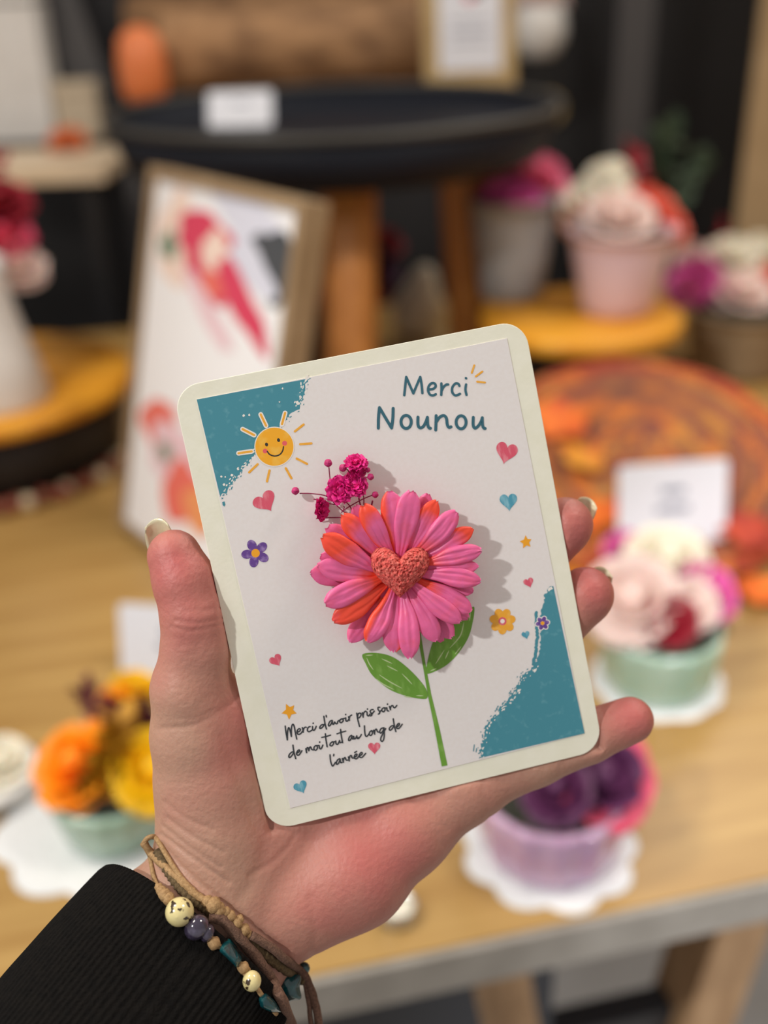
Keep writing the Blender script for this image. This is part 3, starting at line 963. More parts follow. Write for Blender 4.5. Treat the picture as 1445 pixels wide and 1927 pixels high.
def surface_nets(F):
    s = F < 0
    n = np.array(F.shape) - 1
    acc = np.zeros((*n, 3), np.float64); cnt = np.zeros(n, np.int32)
    def sl(o): return tuple(slice(o[i], o[i] + n[i]) for i in range(3))
    cor = [(i, j, k) for i in (0, 1) for j in (0, 1) for k in (0, 1)]
    for a in cor:
        for ax in range(3):
            if a[ax]: continue
            b = list(a); b[ax] = 1
            fa, fb = F[sl(a)], F[sl(b)]
            m = (fa < 0) != (fb < 0)
            t = np.where(m, fa / np.where(m, fa - fb, 1), 0)
            p = np.zeros((*n, 3)) + np.array(a, float)
            p[..., ax] += t
            acc[m] += p[m]; cnt[m] += 1
    ok = cnt > 0
    idx = -np.ones(n, np.int64)
    idx[ok] = np.arange(ok.sum())
    base = np.argwhere(ok)
    V = base + acc[ok] / cnt[ok][:, None]
    faces = []
    for ax in range(3):
        u, w = (ax + 1) % 3, (ax + 2) % 3
        a = [slice(1, n[i]) for i in range(3)]
        a[ax] = slice(0, n[ax])
        b = list(a); b[ax] = slice(1, n[ax] + 1)
        fa, fb = s[tuple(a)], s[tuple(b)]
        for flip in (False, True):
            m = np.argwhere((fa & ~fb) if not flip else (~fa & fb))
            off = np.ones(3, int); off[ax] = 0
            m = m + off
            def cell(du, dw):
                q = m.copy(); q[:, u] -= du; q[:, w] -= dw
                return idx[q[:, 0], q[:, 1], q[:, 2]]
            quad = np.stack([cell(1, 1), cell(0, 1), cell(0, 0), cell(1, 0)], 1)
            faces.append(quad[:, ::-1] if flip else quad)
    return V, np.concatenate(faces)
HV, HF = surface_nets(field.astype(np.float64))
del field, G
HV = lo + HV * VOX
HF = HF[(HF >= 0).all(1)]
# relax the voxel steps
edges = np.unique(np.sort(np.concatenate([HF[:, [0, 1]], HF[:, [1, 2]], HF[:, [2, 3]], HF[:, [3, 0]]]), 1), axis=0)
deg = np.bincount(edges.ravel(), minlength=len(HV)).astype(float)[:, None]
def relax(V, f):
    acc = np.zeros_like(V)
    np.add.at(acc, edges[:, 0], V[edges[:, 1]]); np.add.at(acc, edges[:, 1], V[edges[:, 0]])
    return V + f * (acc / np.maximum(deg, 1) - V)
for _ in range(4):
    HV = relax(HV, 0.5); HV = relax(HV, -0.35)
HV = relax(HV, 0.4)
# one subdivision by hand, so that creases have points to live on
def subdivide(V, Fq):
    e4 = np.stack([Fq, np.roll(Fq, -1, 1)], -1).reshape(-1, 2)
    es = np.sort(e4, 1)
    ue, inv = np.unique(es, axis=0, return_inverse=True)
    inv = inv.reshape(-1, 4)
    mid = V[ue].mean(1); cen = V[Fq].mean(1)
    n0, n1 = len(V), len(V) + len(ue)
    V2 = np.concatenate([V, mid, cen])
    c = n1 + np.arange(len(Fq))
    out = []
    for k in range(4):
        out.append(np.stack([Fq[:, k], n0 + inv[:, k], c, n0 + inv[:, (k + 3) % 4]], 1))
    return V2, np.concatenate(out)
HV, HF = subdivide(HV, HF)
edges = np.unique(np.sort(np.concatenate([HF[:, [0, 1]], HF[:, [1, 2]], HF[:, [2, 3]], HF[:, [3, 0]]]), 1), axis=0)
deg = np.bincount(edges.ravel(), minlength=len(HV)).astype(float)[:, None]
HV = relax(HV, 0.5); HV = relax(HV, 0.5)
hpx = np.stack([CX + HV[:, 0] / HV[:, 2] * FPX, CY + HV[:, 1] / HV[:, 2] * FPX], 1)
# skin folds (pressed in along lines of the palm, thumb and wrist)
def line_dist(pts):
    pts = np.array(catmull(pts, 6))
    best = np.full(len(hpx), 1e9)
    for a, b in zip(pts, pts[1:]):
        ab = b - a
        t = np.clip(((hpx - a) @ ab) / max(ab @ ab, 1e-9), 0, 1)
        best = np.minimum(best, np.linalg.norm(hpx - a - t[:, None] * ab, axis=1))
    return best
fa = HV[HF[:, 1]] - HV[HF[:, 0]]; fb = HV[HF[:, 3]] - HV[HF[:, 0]]
fn = np.cross(fa, fb)
nrm = np.zeros_like(HV)
for k in range(4): np.add.at(nrm, HF[:, k], fn)
nrm /= np.maximum(np.linalg.norm(nrm, axis=1, keepdims=True), 1e-12)
front = nrm[:, 2] < 0.2
press = np.zeros(len(HV))
for pts, dep, wid in (([(330, 1168), (375, 1172), (432, 1160)], 0.30, 4), ([(322, 1180), (370, 1186), (428, 1172)], 0.28, 4), ([(350, 1150), (395, 1147), (425, 1142)], 0.18, 4),
                      ([(300, 1372), (360, 1365), (410, 1342), (440, 1320)], 0.35, 6), ([(330, 1352), (372, 1350), (405, 1335)], 0.2, 4),
                      ([(420, 1385), (470, 1520), (500, 1590), (480, 1650), (452, 1690)], 0.5, 13),
                      ([(470, 1648), (505, 1628), (540, 1596), (556, 1570)], 0.40, 6),
                      ([(303, 1590), (350, 1640), (410, 1690), (470, 1738), (540, 1790)], 0.75, 6), ([(302, 1570), (360, 1612), (430, 1660)], 0.55, 4.5),
                      ([(315, 1540), (360, 1572), (420, 1604)], 0.38, 4.5), ([(310, 1510), (350, 1540), (400, 1560)], 0.28, 4.5), ([(306, 1555), (350, 1590), (415, 1632)], 0.42, 4),
                      ([(298, 1605), (345, 1665), (400, 1712), (465, 1765)], 0.6, 5),
                      ([(362, 1240), (372, 1275), (392, 1305)], 1.3, 38),
                      ([(830, 1588), (800, 1535), (770, 1500)], 0.3, 8), ([(920, 1536), (912, 1500), (908, 1465)], 0.35, 8),
                      ([(590, 1795), (592, 1750), (585, 1690)], 0.35, 10), ([(700, 1480), (780, 1500), (840, 1560)], 0.3, 8)):
    d = line_dist(pts)
    press += dep * PXM * 14 * np.exp(-(d / wid) ** 2) * 0.35
HV = HV - nrm * (press * front)[:, None]
# where the blood shows: fingertips, heel of the hand; paler ball of the thumb
def glow(x, y, r, a): return a * np.exp(-(((hpx[:, 0] - x) ** 2 + (hpx[:, 1] - y) ** 2) / r ** 2))
flush = (glow(330, 1060, 95, 0.62) + glow(365, 1180, 70, 0.35) + glow(650, 1650, 150, 0.40) + glow(740, 1580, 90, 0.30) + glow(1090, 985, 70, 0.62) + glow(1120, 1110, 70, 0.62)
         + glow(1195, 1345, 70, 0.62) + glow(470, 1350, 70, 0.42) + glow(430, 1440, 70, 0.2) + glow(820, 1470, 80, 0.12) - glow(310, 1400, 70, 0.35) - glow(300, 1660, 90, 0.45) - glow(420, 1680, 80, 0.3) - glow(480, 1480, 60, 0.1))
HW = np.array(EYE) + HV[:, :1] * np.array(RIGHT) - HV[:, 1:2] * np.array(UP) + HV[:, 2:3] * np.array(FWD)

M_skin = mat('skin', rgb(181, 138, 118), 0.5, rgb(184, 95, 93), 70, 5, 0.12, 1.0, attr='flush', sss=0.22, sssr=(1, 0.35, 0.2), sssd=0.0025, bump=0.28, bscale=650, spec=0.4)
hand = obj('person', [tuple(v) for v in HW], [tuple(int(i) for i in q) for q in HF], M_skin, None, True, None, {'flush': flush})
tag(hand, "person's bare left hand holding up the cream card, thumb on its left edge", 'person')
bvh_hand = BVHTree.FromPolygons([Vector(v) for v in HW], [tuple(int(i) for i in q) for q in HF])

# fingernails
M_nail = mat('pale_nail', rgb(224, 217, 184), 0.25, rgb(216, 207, 172), 300, 2, coat=0.4, sss=0.2, sssd=0.001)
def nail(base, tip, halfw, curve, across, lift=0.0):
    a, b = [Vector(EYE) + RIGHT * q[0] - UP * q[1] + FWD * q[2] for q in (hp(*base), hp(*tip))]
    ax = (b - a)
    sd = cam_vec((across[0], across[1], 0))
    sd = (sd - ax.normalized() * sd.dot(ax.normalized())).normalized()
    nz = ax.normalized().cross(sd)
    if nz.dot(FWD) < 0: nz = -nz            # towards the back of the finger
    nu, nv = 12, 12
    v, f = [], []
    for side in (0, 1):
        for i in range(nu + 1):
            t = i / nu
            for j in range(nv + 1):
                s = -1 + 2 * j / nv
                w = halfw * PXM * (0.86 + 0.14 * math.sin(math.pi * min(1, t * 1.1))) * (1 - 0.10 * max(0, (t - 0.8) / 0.2))
                tt = t - 0.10 * (s * s) * max(0, (t - 0.5) / 0.5)
                p = a + ax * tt + sd * (s * w) - nz * (curve * PXM * s * s) + nz * (lift * PXM * math.sin(math.pi * t))
                v.append(p + nz * (0.0005 if side else 0))
    n1, N = nv + 1, (nu + 1) * (nv + 1)
    for i in range(nu):
        for j in range(nv):
            q = (i * n1 + j, (i + 1) * n1 + j, (i + 1) * n1 + j + 1, i * n1 + j + 1)
            f.append(q); f.append(tuple(N + k for k in reversed(q)))
    for i in range(nu):
        f.append((i * n1, N + i * n1, N + (i + 1) * n1, (i + 1) * n1))
        f.append((i * n1 + nv, (i + 1) * n1 + nv, N + (i + 1) * n1 + nv, N + i * n1 + nv))
    for j in range(nv):
        f.append((nu * n1 + j, N + nu * n1 + j, N + nu * n1 + j + 1, nu * n1 + j + 1))
        f.append((j, j + 1, N + j + 1, N + j))
    obj('fingernail', v, f, M_nail, hand)
nail((320, 1058, 84), (296, 976, 50), 30, 14, (0.97, 0.22))
nail((1076, 990, 100), (1111, 939, 80), 26, 14, (0.75, 0.66))
nail((1112, 1112, 100), (1139, 1070, 84), 26, 14, (0.8, 0.6))

# ------------------------------------------------------------------ sleeve
M_knit = mat('black_rib_knit', rgb(19, 16, 14), 0.95, rgb(13, 11, 10), 500, 4, bump=0.6, bscale=1400, spec=0.15)
sl0 = Vector(EYE) + cam_vec(hp(362, 1776, 40)); sl1 = Vector(EYE) + cam_vec(hp(-114, 2400, -230))
sax = (sl1 - sl0).normalized()
sside = cam_vec((0.79, 0.62, 0)); sside = (sside - sax * sside.dot(sax)).normalized()
sdep = sax.cross(sside)
if sdep.dot(FWD) < 0: sdep = -sdep
def sleeve():
    nr, na = 70, 720
    Lg = (sl1 - sl0).length
    v, f = [], []
    rows = [(-0.010, 0.90), (-0.006, 0.93), (-0.0015, 0.955), (0.0, 0.975), (0.0006, 1.0), (0.0018, 1.02), (0.004, 1.03)]
    rows = [(0.016, 0.90), (0.008, 0.915), (0.002, 0.935), (-0.0006, 0.955), (-0.0012, 0.98), (-0.0004, 1.005), (0.0014, 1.02), (0.004, 1.026)]
    rows += [(0.004 + (Lg - 0.004) * (i / nr) ** 1.1, 1.026 + 0.10 * (i / nr)) for i in range(1, nr + 1)]
    for k, (s, g) in enumerate(rows):
        for i in range(na):
            a = 2 * math.pi * i / na
            rib = 0.00032 * (0.5 + 0.5 * math.cos(a * 120)) if k > 3 else 0.0001
            ww = noise.noise(Vector((math.cos(a) * 1.2, math.sin(a) * 1.2, s * 30))) * 0.0012 * min(1, max(s, 0) / 0.02)
            rx = 224 * PXM * g + rib + ww
            ry = 150 * PXM * g + rib + ww
            bow = -0.004 * (max(0, -math.sin(a)) if True else 0)
            v.append(sl0 + sax * (s + bow) + sside * (rx * math.copysign(abs(math.cos(a)) ** 0.82, math.cos(a))) + sdep * (ry * math.copysign(abs(math.sin(a)) ** 0.82, math.sin(a))))
    for k in range(len(rows) - 1):
        for i in range(na):
            j = (i + 1) % na
            f.append((k * na + i, (k + 1) * na + i, (k + 1) * na + j, k * na + j))
    return v, f
sv, sf = sleeve()
obj('sleeve', sv, sf, M_knit, hand)['label'] = 'black ribbed knit cuff of a sleeve'
bvh_sleeve = BVHTree.FromPolygons(sv, sf)

# ------------------------------------------------------------------ bracelets round the wrist
M_tan = mat('tan_cord', rgb(178, 142, 98), 0.75, rgb(150, 116, 76), 1400, 3, bump=0.3, bscale=3500)
M_brown = mat('brown_cord', rgb(122, 90, 74), 0.9, rgb(92, 66, 54), 1500, 4, bump=0.45, bscale=3000)
M_olive = mat('olive_macrame', rgb(112, 92, 62), 0.9, rgb(84, 66, 42), 1500, 4, bump=0.4, bscale=3000)
M_cream = mat('speckled_cream_glaze', rgb(222, 206, 148), 0.2, rgb(60, 44, 26), 420, 2, 0.60, 0.65, coat=0.7)
M_violet = mat('violet_glaze', rgb(52, 44, 62), 0.12, rgb(96, 90, 112), 300, 3, 0.5, 0.8, coat=1.0)
M_tealg = mat('teal_glass', rgb(8, 62, 68), 0.12, rgb(30, 106, 108), 300, 4, 0.5, 0.85, coat=0.8)
def on_skin(px, py, off=0.0, free=None):
    d = ray(px, py).normalized()
    best = None
    for bvh in (bvh_hand, bvh_sleeve):
        hit = bvh.ray_cast(EYE, d)
        if hit[0] is not None and (best is None or hit[3] < best): best = hit[3]
    if best is None:
        s = free if free is not None else card_depth(px, py) + 30 * PXM
        return P(px, py, s)
    q = EYE + d * best
    return q - d * off
def strand(mb, pts, rpx, m=0, n=8, sub=7, twist=None, lift=0.6):
    r = rpx * PXM
    q = [on_skin(x, y, r * lift) for x, y in catmull(pts, sub)]
    for _ in range(3):                       # let the cord span small dips
        q = [q[0]] + [(q[i - 1] + q[i] * 2 + q[i + 1]) / 4 for i in range(1, len(q) - 1)] + [q[-1]]
    mb.tube(q, r, n, m, False, twist)
braid_t = lambda i, a: 1 + 0.09 * math.sin(2 * a + i * 1.3)
bead = thing('beaded_bracelet', 'tan cord bracelet with cream, violet and teal beads along the black cuff', 'bracelet')
bead.location = on_skin(340, 1716)
def bpart(mb, name, m, par):
    o = mb.build(name, m, par)
    o.matrix_parent_inverse = Matrix.Translation(-bead.location) if par is bead else Matrix()
    return o
mb = MB()
strand(mb, [(270, 1588), (278, 1577), (291, 1575), (301, 1588), (319, 1619), (337, 1647), (357, 1670), (380, 1692), (396, 1704)], 5.0, n=8, lift=1.1)
strand(mb, [(270, 1585), (286, 1608), (314, 1634), (345, 1662), (370, 1685), (388, 1696), (400, 1704)], 7.5, n=10, twist=braid_t, lift=0.9)
strand(mb, [(272, 1590), (282, 1611), (288, 1644), (295, 1665), (305, 1680)], 4.5, lift=0.9)
strand(mb, [(320, 1694), (352, 1728), (378, 1750), (402, 1774), (430, 1792), (458, 1822), (476, 1848), (500, 1884), (520, 1908)], 4.5)
bcord = bpart(mb, 'cord', M_tan, bead)
mb = MB()
for (x, y), r in (((299, 1670), 8), ((304, 1677), 10), ((310, 1684), 12), ((317, 1691), 12), ((323, 1698), 10), ((390, 1697), 12), ((401, 1704), 16), ((411, 1712), 14), ((403, 1775), 12), ((458, 1821), 11), ((464, 1829), 9),
                  ((424, 1716), 10), ((433, 1724), 11), ((444, 1737), 12), ((459, 1750), 12), ((450, 1730), 9), ((468, 1760), 9)):
    c = on_skin(x, y, r * PXM * 0.5)
    v = MB()
    mb.lathe([(r * PXM * 0.5, -r * PXM * 0.8), (r * PXM * 0.95, -r * PXM * 0.35), (r * PXM * 0.95, r * PXM * 0.35), (r * PXM * 0.5, r * PXM * 0.8)], 14, 0, c,
             lambda a, j: 1 + 0.08 * math.sin(4 * a + 1.6 * j), Matrix.Rotation(0.5, 3, 'X') @ Matrix.Rotation(0.6 + 0.2 * math.sin(x), 3, 'Y'))
bpart(mb, 'knot', M_tan, bead)
def roundbead(x, y, r, name, m, sq=(1, 1, 1), facets=None, rot=0.0):
    c = on_skin(x, y, r * PXM * 0.65)
    mb = MB()
    R = Matrix((RIGHT, -UP, FWD)).transposed() @ Matrix.Rotation(rot, 3, 'Z')
    mb.ball(c, r * PXM, 0, sq, facets or 24, R)
    o = bpart(mb, name, m, bead)
    if facets:
        for p in o.data.polygons: p.use_smooth = False
    return o
roundbead(338, 1716, 26, 'bead', M_cream)['label'] = 'round cream bead with dark speckles'
roundbead(370, 1745, 21, 'bead', M_violet, (1.0, 1.15, 1), rot=0.7)['label'] = 'glossy dark violet bead'
roundbead(390, 1756, 15, 'bead', M_violet, (0.8, 1.1, 1), rot=0.5)
roundbead(474, 1846, 17, 'bead', M_cream, (1.0, 1.1, 1))
def crystal(pts, thick, m, label=None):
    """a polished lump: a bevelled prism over the outline"""
    q = [on_skin(x, y, 0) for x, y in pts]
    c = sum(q, Vector()) / len(q)
    d = (c - EYE).normalized()
    base = [p - d * 0.0 for p in q]
    n = len(q)
    v = [p + d * thick * 0.4 for p in base] + [p - d * thick * 0.45 for p in base] + [c + (p - c) * 0.62 - d * thick for p in base]
    f = [tuple(range(n))]
    for k in (0, 1):
        for i in range(n):
            j = (i + 1) % n
            f.append((k * n + i, k * n + j, (k + 1) * n + j, (k + 1) * n + i))
    f.append(tuple(range(2 * n, 3 * n)))
    o = bpart(MB().add(v, f), 'bead', m, bead)
    bv = o.modifiers.new('b', 'BEVEL'); bv.width = 0.0005; bv.segments = 2; bv.limit_method = 'NONE'
    for p in o.data.polygons: p.use_smooth = False
    if label: o['label'] = label
    return o
crystal([(416, 1778), (432, 1763), (448, 1784), (456, 1806), (446, 1822), (428, 1804), (412, 1790)], 0.0042, M_tealg, 'teal glass bead with flat faces')
crystal([(486, 1878), (500, 1868), (518, 1884), (530, 1905), (512, 1906), (490, 1896)], 0.004, M_tealg)
mb = MB()
br = thing('suede_cord_bracelet', 'brown braided cord bracelet with two loose ends and a teal star bead', 'bracelet')
br.location = on_skin(470, 1760)
def rpart(mb, name, m):
    o = mb.build(name, m, br)
    o.matrix_parent_inverse = Matrix.Translation(-br.location)
    return o
fz = lambda i, a: 1 + 0.07 * math.sin(3 * a + i * 0.9) + 0.02 * math.sin(11 * a + i * 2.1)
mac = lambda i, a: 1 + 0.16 * math.sin(i * 2.1 + math.sin(a) * 1.2)
strand(mb, [(296, 1600), (312, 1632), (334, 1664), (362, 1692), (390, 1712), (415, 1726), (440, 1746), (470, 1772), (505, 1802), (545, 1830), (572, 1846)], 9, n=12, sub=12, twist=mac, lift=0.3)
rpart(mb, 'braid', M_olive)
mb = MB()
strand(mb, [(393, 1726), (416, 1729), (442, 1755), (480, 1798), (506, 1837), (527, 1875), (545, 1919), (560, 1965)], 10.5, n=12, twist=fz, lift=1.3)
rpart(mb, 'loose_end', M_brown)
mb = MB()
strand(mb, [(472, 1760), (506, 1780), (544, 1811), (570, 1831), (585, 1862), (596, 1901), (604, 1965)], 8, n=12, twist=fz, lift=1.4)
strand(mb, [(572, 1842), (580, 1880), (584, 1915), (588, 1960)], 5, n=8, twist=fz, lift=1.2)
rpart(mb, 'loose_end', M_brown)
# star shaped teal bead with a raised middle
sc_, zs = P(541, 1858, card_depth(541, 1858) + 8 * PXM), None
v = [sc_ - FWD * 0.0045]
for i in range(10):
    a = 2 * math.pi * i / 10 - 1.9
    r = (38 if i % 2 == 0 else 25) * PXM
    v.append(sc_ + RIGHT * math.cos(a) * r - UP * math.sin(a) * r * 1.15)
v.append(sc_ + FWD * 0.004)
f = []
for i in range(10):
    j = (i + 1) % 10
    f += [(0, 1 + j, 1 + i), (11, 1 + i, 1 + j)]
o = rpart(MB().add(v, f), 'star_bead', M_tealg)
bv = o.modifiers.new('b', 'BEVEL'); bv.width = 0.0007; bv.segments = 3; bv.limit_method = 'NONE'
mb = MB(); mb.ball(P(572, 1822, card_depth(572, 1822) + 40 * PXM), 12 * PXM)
rpart(mb, 'bead', M_tealg)
# ------------------------------------------------------------------ things on the table, all behind the hand
def petal_patch(mb, c, q, a, r0, L, W, tilt, curl, m, rnd, nu=6, nv=6):
    v, f = [], []
    for u in range(nu + 1):
        t = u / nu
        tl = tilt + curl * t * t
        for k in range(nv + 1):
            s = -1 + 2 * k / nv
            w = W * math.sin(math.pi * (0.16 + 0.66 * t)) ** 0.8
            ang = a + s * w
            rad = r0 + L * (math.sin(tilt) * t + 0.5 * curl * math.cos(tilt) * t * t)
            z = L * (math.cos(tilt) * t - 0.5 * curl * math.sin(tilt) * t * t) * (1 - 0.10 * s * s)
            rad += 0.03 * L * rnd.uniform(-1, 1) * t
            p = Vector((math.cos(ang) * rad, math.sin(ang) * rad, z))
            v.append(c + q @ p)
    n1 = nv + 1
    for u in range(nu):
        for k in range(nv):
            f.append((u * n1 + k, (u + 1) * n1 + k, (u + 1) * n1 + k + 1, u * n1 + k + 1))
    mb.add(v, f, m)
def rose(parent, c, R, m, up=(0, 0, 1), seed=0, name='rose', inner=None, opened=1.0):
    """a soap rose: rings of curled petals round a tight heart"""
    rnd = random.Random(seed)
    mb = MB()
    q = Vector(up).normalized().to_track_quat('Z', 'Y')
    c = Vector(c) - Vector(up).normalized() * R * 0.45
    for layer, (n, r0, L, tl, cu) in enumerate(((3, 0.10, 0.95, 4, 4), (4, 0.20, 0.98, 12, 10), (5, 0.34, 0.95, 24, 22), (6, 0.46, 0.86, 40, 40), (7, 0.50, 0.72, 62, 55))):
        for i in range(n):
            a = 2 * math.pi * (i + 0.5 * (layer % 2) + rnd.uniform(-0.12, 0.12)) / n
            petal_patch(mb, c, q, a, r0 * R, L * R, 1.35 * math.pi / n, math.radians(tl * opened), math.radians(cu), 1 if (inner and layer < 3) else 0, rnd)
    mb.ball(c + q @ Vector((0, 0, 0.42 * R)), 0.42 * R, 1 if inner else 0, (1, 1, 1.15), 12)
    o = mb.build(name, [m] + ([inner] if inner else []), parent)
    return o
def foliage(parent, base, tip, m, leaf=0.014, seed=0, name='foliage'):
    rnd = random.Random(seed)
    mb = MB()
    base, tip = Vector(base), Vector(tip)
    mid = (base + tip) / 2 + Vector((rnd.uniform(-1, 1), rnd.uniform(-1, 1), 0.3)) * (tip - base).length * 0.12
    pts = [Vector(p) for p in catmull([base, mid, tip], 6)]
    mb.tube(pts, 0.0012, 6)
    ax = (tip - base).normalized()
    for i in range(3, len(pts)):
        for s in (-1, 1):
            d = (ax * 0.6 + ax.orthogonal().normalized() * s + Vector((rnd.uniform(-.5, .5), rnd.uniform(-.5, .5), rnd.uniform(0, .5)))).normalized()
            n = d.cross(Vector((rnd.uniform(-1, 1), rnd.uniform(-1, 1), 1))).normalized()
            p0 = pts[i]
            v = [p0]
            for t, w in ((0.25, 0.22), (0.5, 0.32), (0.8, 0.20)):
                mid_ = p0 + d * leaf * t + Vector((0, 0, 0.1 * leaf * t))
                v += [mid_ - n * w * leaf, mid_ + n * w * leaf]
            v.append(p0 + d * leaf)
            mb.add(v, [(0, 1, 2), (1, 3, 4, 2), (3, 5, 6, 4), (5, 7, 6)])
    return mb.build(name, m, parent)
def rel(root, px, py, dd=0.0):
    """offset from a thing's base to the spot seen at a pixel, at the base's own distance (+dd behind)"""
    return P(px, py, depth_of(root.location) + dd) - root.location
WHITE_C = mat('white_ceramic', rgb(232, 230, 228), 0.35, rgb(224, 221, 218), 20, 2)
MINT = mat('mint_frosted_glass', rgb(170, 196, 180), 0.18, rgb(140, 172, 154), 22, 3, coat=0.6, sss=0.3, sssd=0.004)
LILAC = mat('lilac_frosted_glass', rgb(202, 168, 196), 0.18, rgb(184, 144, 180), 26, 3, coat=0.7, sss=0.3, sssd=0.004)
CREAMF = mat('cream_soap', rgb(238, 230, 212), 0.55, sss=0.3, sssd=0.004)
BLUSH = mat('blush_soap', rgb(234, 208, 200), 0.55, sss=0.3, sssd=0.004)
PINKF = mat('pink_soap', rgb(232, 116, 150), 0.55, sss=0.2, sssd=0.003)
FUCH = mat('fuchsia_soap', rgb(220, 92, 166), 0.55, sss=0.2, sssd=0.003)
CORALF = mat('coral_soap', rgb(232, 106, 84), 0.55, sss=0.2, sssd=0.003)
ROSEP = mat('rose_pink_soap', rgb(226, 84, 116), 0.55, sss=0.2, sssd=0.003)
DRED = mat('dark_red_soap', rgb(150, 18, 40), 0.55)
BURG = mat('burgundy_dried', rgb(92, 22, 40), 0.7)
PLUM = mat('plum_soap', rgb(92, 40, 82), 0.55)
ORANGEF = mat('orange_soap', rgb(252, 158, 8), 0.5, rgb(248, 132, 6), 30, 2, sss=0.2, sssd=0.003)
YELLOWF = mat('yellow_soap', rgb(240, 192, 8), 0.5, sss=0.2, sssd=0.003)
MUST = mat('mustard_foliage', rgb(176, 124, 12), 0.6)
GREENL = mat('dark_green_leaf', rgb(44, 60, 40), 0.7)
PEACH = mat('peach_soap', rgb(236, 168, 130), 0.55)
DOILY = mat('white_doily', rgb(228, 229, 230), 0.85, rgb(219, 220, 221), 200, 2)
TAGW = mat('white_tag_card', rgb(226, 228, 238), 0.6)
TAGI = mat('tag_ink', rgb(120, 126, 146), 0.7)
HONEY = mat('honey_wood', rgb(240, 172, 54), 0.36, rgb(222, 146, 38), 8, 5, stretch=(1, 6, 1))
BARKD = mat('dark_rim', rgb(32, 27, 26), 0.6)
KRAFT = mat('kraft_wood', rgb(190, 164, 116), 0.6, rgb(172, 144, 98), 20, 4)
FRAMEW = mat('taupe_frame_wood', rgb(164, 138, 106), 0.55, rgb(146, 120, 88), 20, 4)
LEGW = mat('amber_leg_wood', rgb(190, 126, 58), 0.45, rgb(164, 102, 42), 8, 5, stretch=(5, 5, 0.5))
LOGB = mat('log_bark', rgb(170, 130, 92), 0.85, rgb(112, 80, 54), 26, 5, 0.35, 0.7, stretch=(0.5, 1, 1), bump=0.6, bscale=60)
LOGE = mat('log_end', rgb(198, 160, 112), 0.8, rgb(170, 128, 84), 40, 4)
BLACKT = mat('black_lacquer_tray', rgb(22, 25, 34), 0.5, spec=0.2)
RIMT = mat('dark_tray_rim', rgb(58, 56, 52), 0.5)
TERRA = mat('orange_candle_wax', rgb(226, 128, 74), 0.5, sss=0.3, sssd=0.004)

def doily(name, label, c, r, n, depth=0.08, group=None):
    mb = MB()
    prof = [(r * 0.2, 0.0), (r * 0.9, 0.0), (r, 0.0004), (r, 0.0016), (r * 0.9, 0.0020), (r * 0.2, 0.0020)]
    mb.lathe(prof, n * 10, 0, (0, 0, 0), lambda a, j: 1 + (depth * (abs(math.cos(n * a / 2)) - 0.6) if 1 <= j <= 4 else 0))
    o = mb.build(name, DOILY)
    o.location = c
    return tag(o, label, 'doily', group)
def bowl(parent, r0, r1, h, m, name='bowl', n=16, thick=0.004, flute=0.03, smooth=True):
    mb = MB()
    prof = [(r0 * 0.9, 0), (r0, 0.002)]
    for i in range(1, 9):
        t = i / 8
        prof.append((r0 + (r1 - r0) * math.sin(t * math.pi / 2) ** 0.9, h * t))
    prof += [(r1 - thick, h), (r0 + (r1 - r0) * 0.7 - thick, h * 0.55), (r0 * 0.7, 0.006)]
    mb.lathe(prof, n * 6, 0, (0, 0, 0), lambda a, j: 1 + (flute * abs(math.cos(n * a / 2)) if 1 < j < 10 else 0))
    return mb.build(name, m, parent, smooth)
def bed(parent, r, z, m, h=0.012, name='foam_bed'):
    mb = MB()
    mb.lathe([(r, z), (r * 0.98, z + h * 0.5), (r * 0.7, z + h), (r * 0.1, z + h * 1.2)], 32)
    return mb.build(name, m, parent)
DARKBED = mat('dark_moss', rgb(44, 44, 34), 0.9)

# -- teal-mint bowl on the right
c = at(1235, 1282)
s_ = pix(c)
doily('doily', 'white scalloped doily under the mint bowl on the right of the table', c, 122 * s_, 10, 0.05)
t = thing('flower_arrangement', 'mint glass bowl of cream, blush and fuchsia flowers in front of a price card', 'flower arrangement', c + Vector((0, 0, 0.0022)), 0, 'soap flower bowls')
bowl(t, 96 * s_, 106 * s_, 120 * s_, MINT, n=10, flute=0.05)
bed(t, 96 * s_, 104 * s_, DARKBED)
rose(t, rel(t, 1188, 1122, -0.05), 70 * s_, BLUSH, (-0.2, -0.5, 0.8), 1)
rose(t, rel(t, 1256, 1046, 0.0), 66 * s_, CREAMF, (0.0, -0.3, 1), 2)
rose(t, rel(t, 1340, 1106, -0.02), 50 * s_, FUCH, (0.5, -0.4, 0.8), 3)
rose(t, rel(t, 1268, 1168, -0.065), 38 * s_, DRED, (0.1, -0.8, 0.6), 4)
rose(t, rel(t, 1308, 1134, -0.05), 40 * s_, BLUSH, (0.2, -0.6, 0.7), 5)
rose(t, rel(t, 1172, 1022, 0.03), 34 * s_, FUCH, (-0.3, 0, 1), 6)
rose(t, rel(t, 1212, 1058, 0.02), 34 * s_, PINKF, (-0.3, -0.2, 1), 7)
foliage(t, rel(t, 1300, 1190), rel(t, 1350, 1170), GREENL, 0.016, 8)
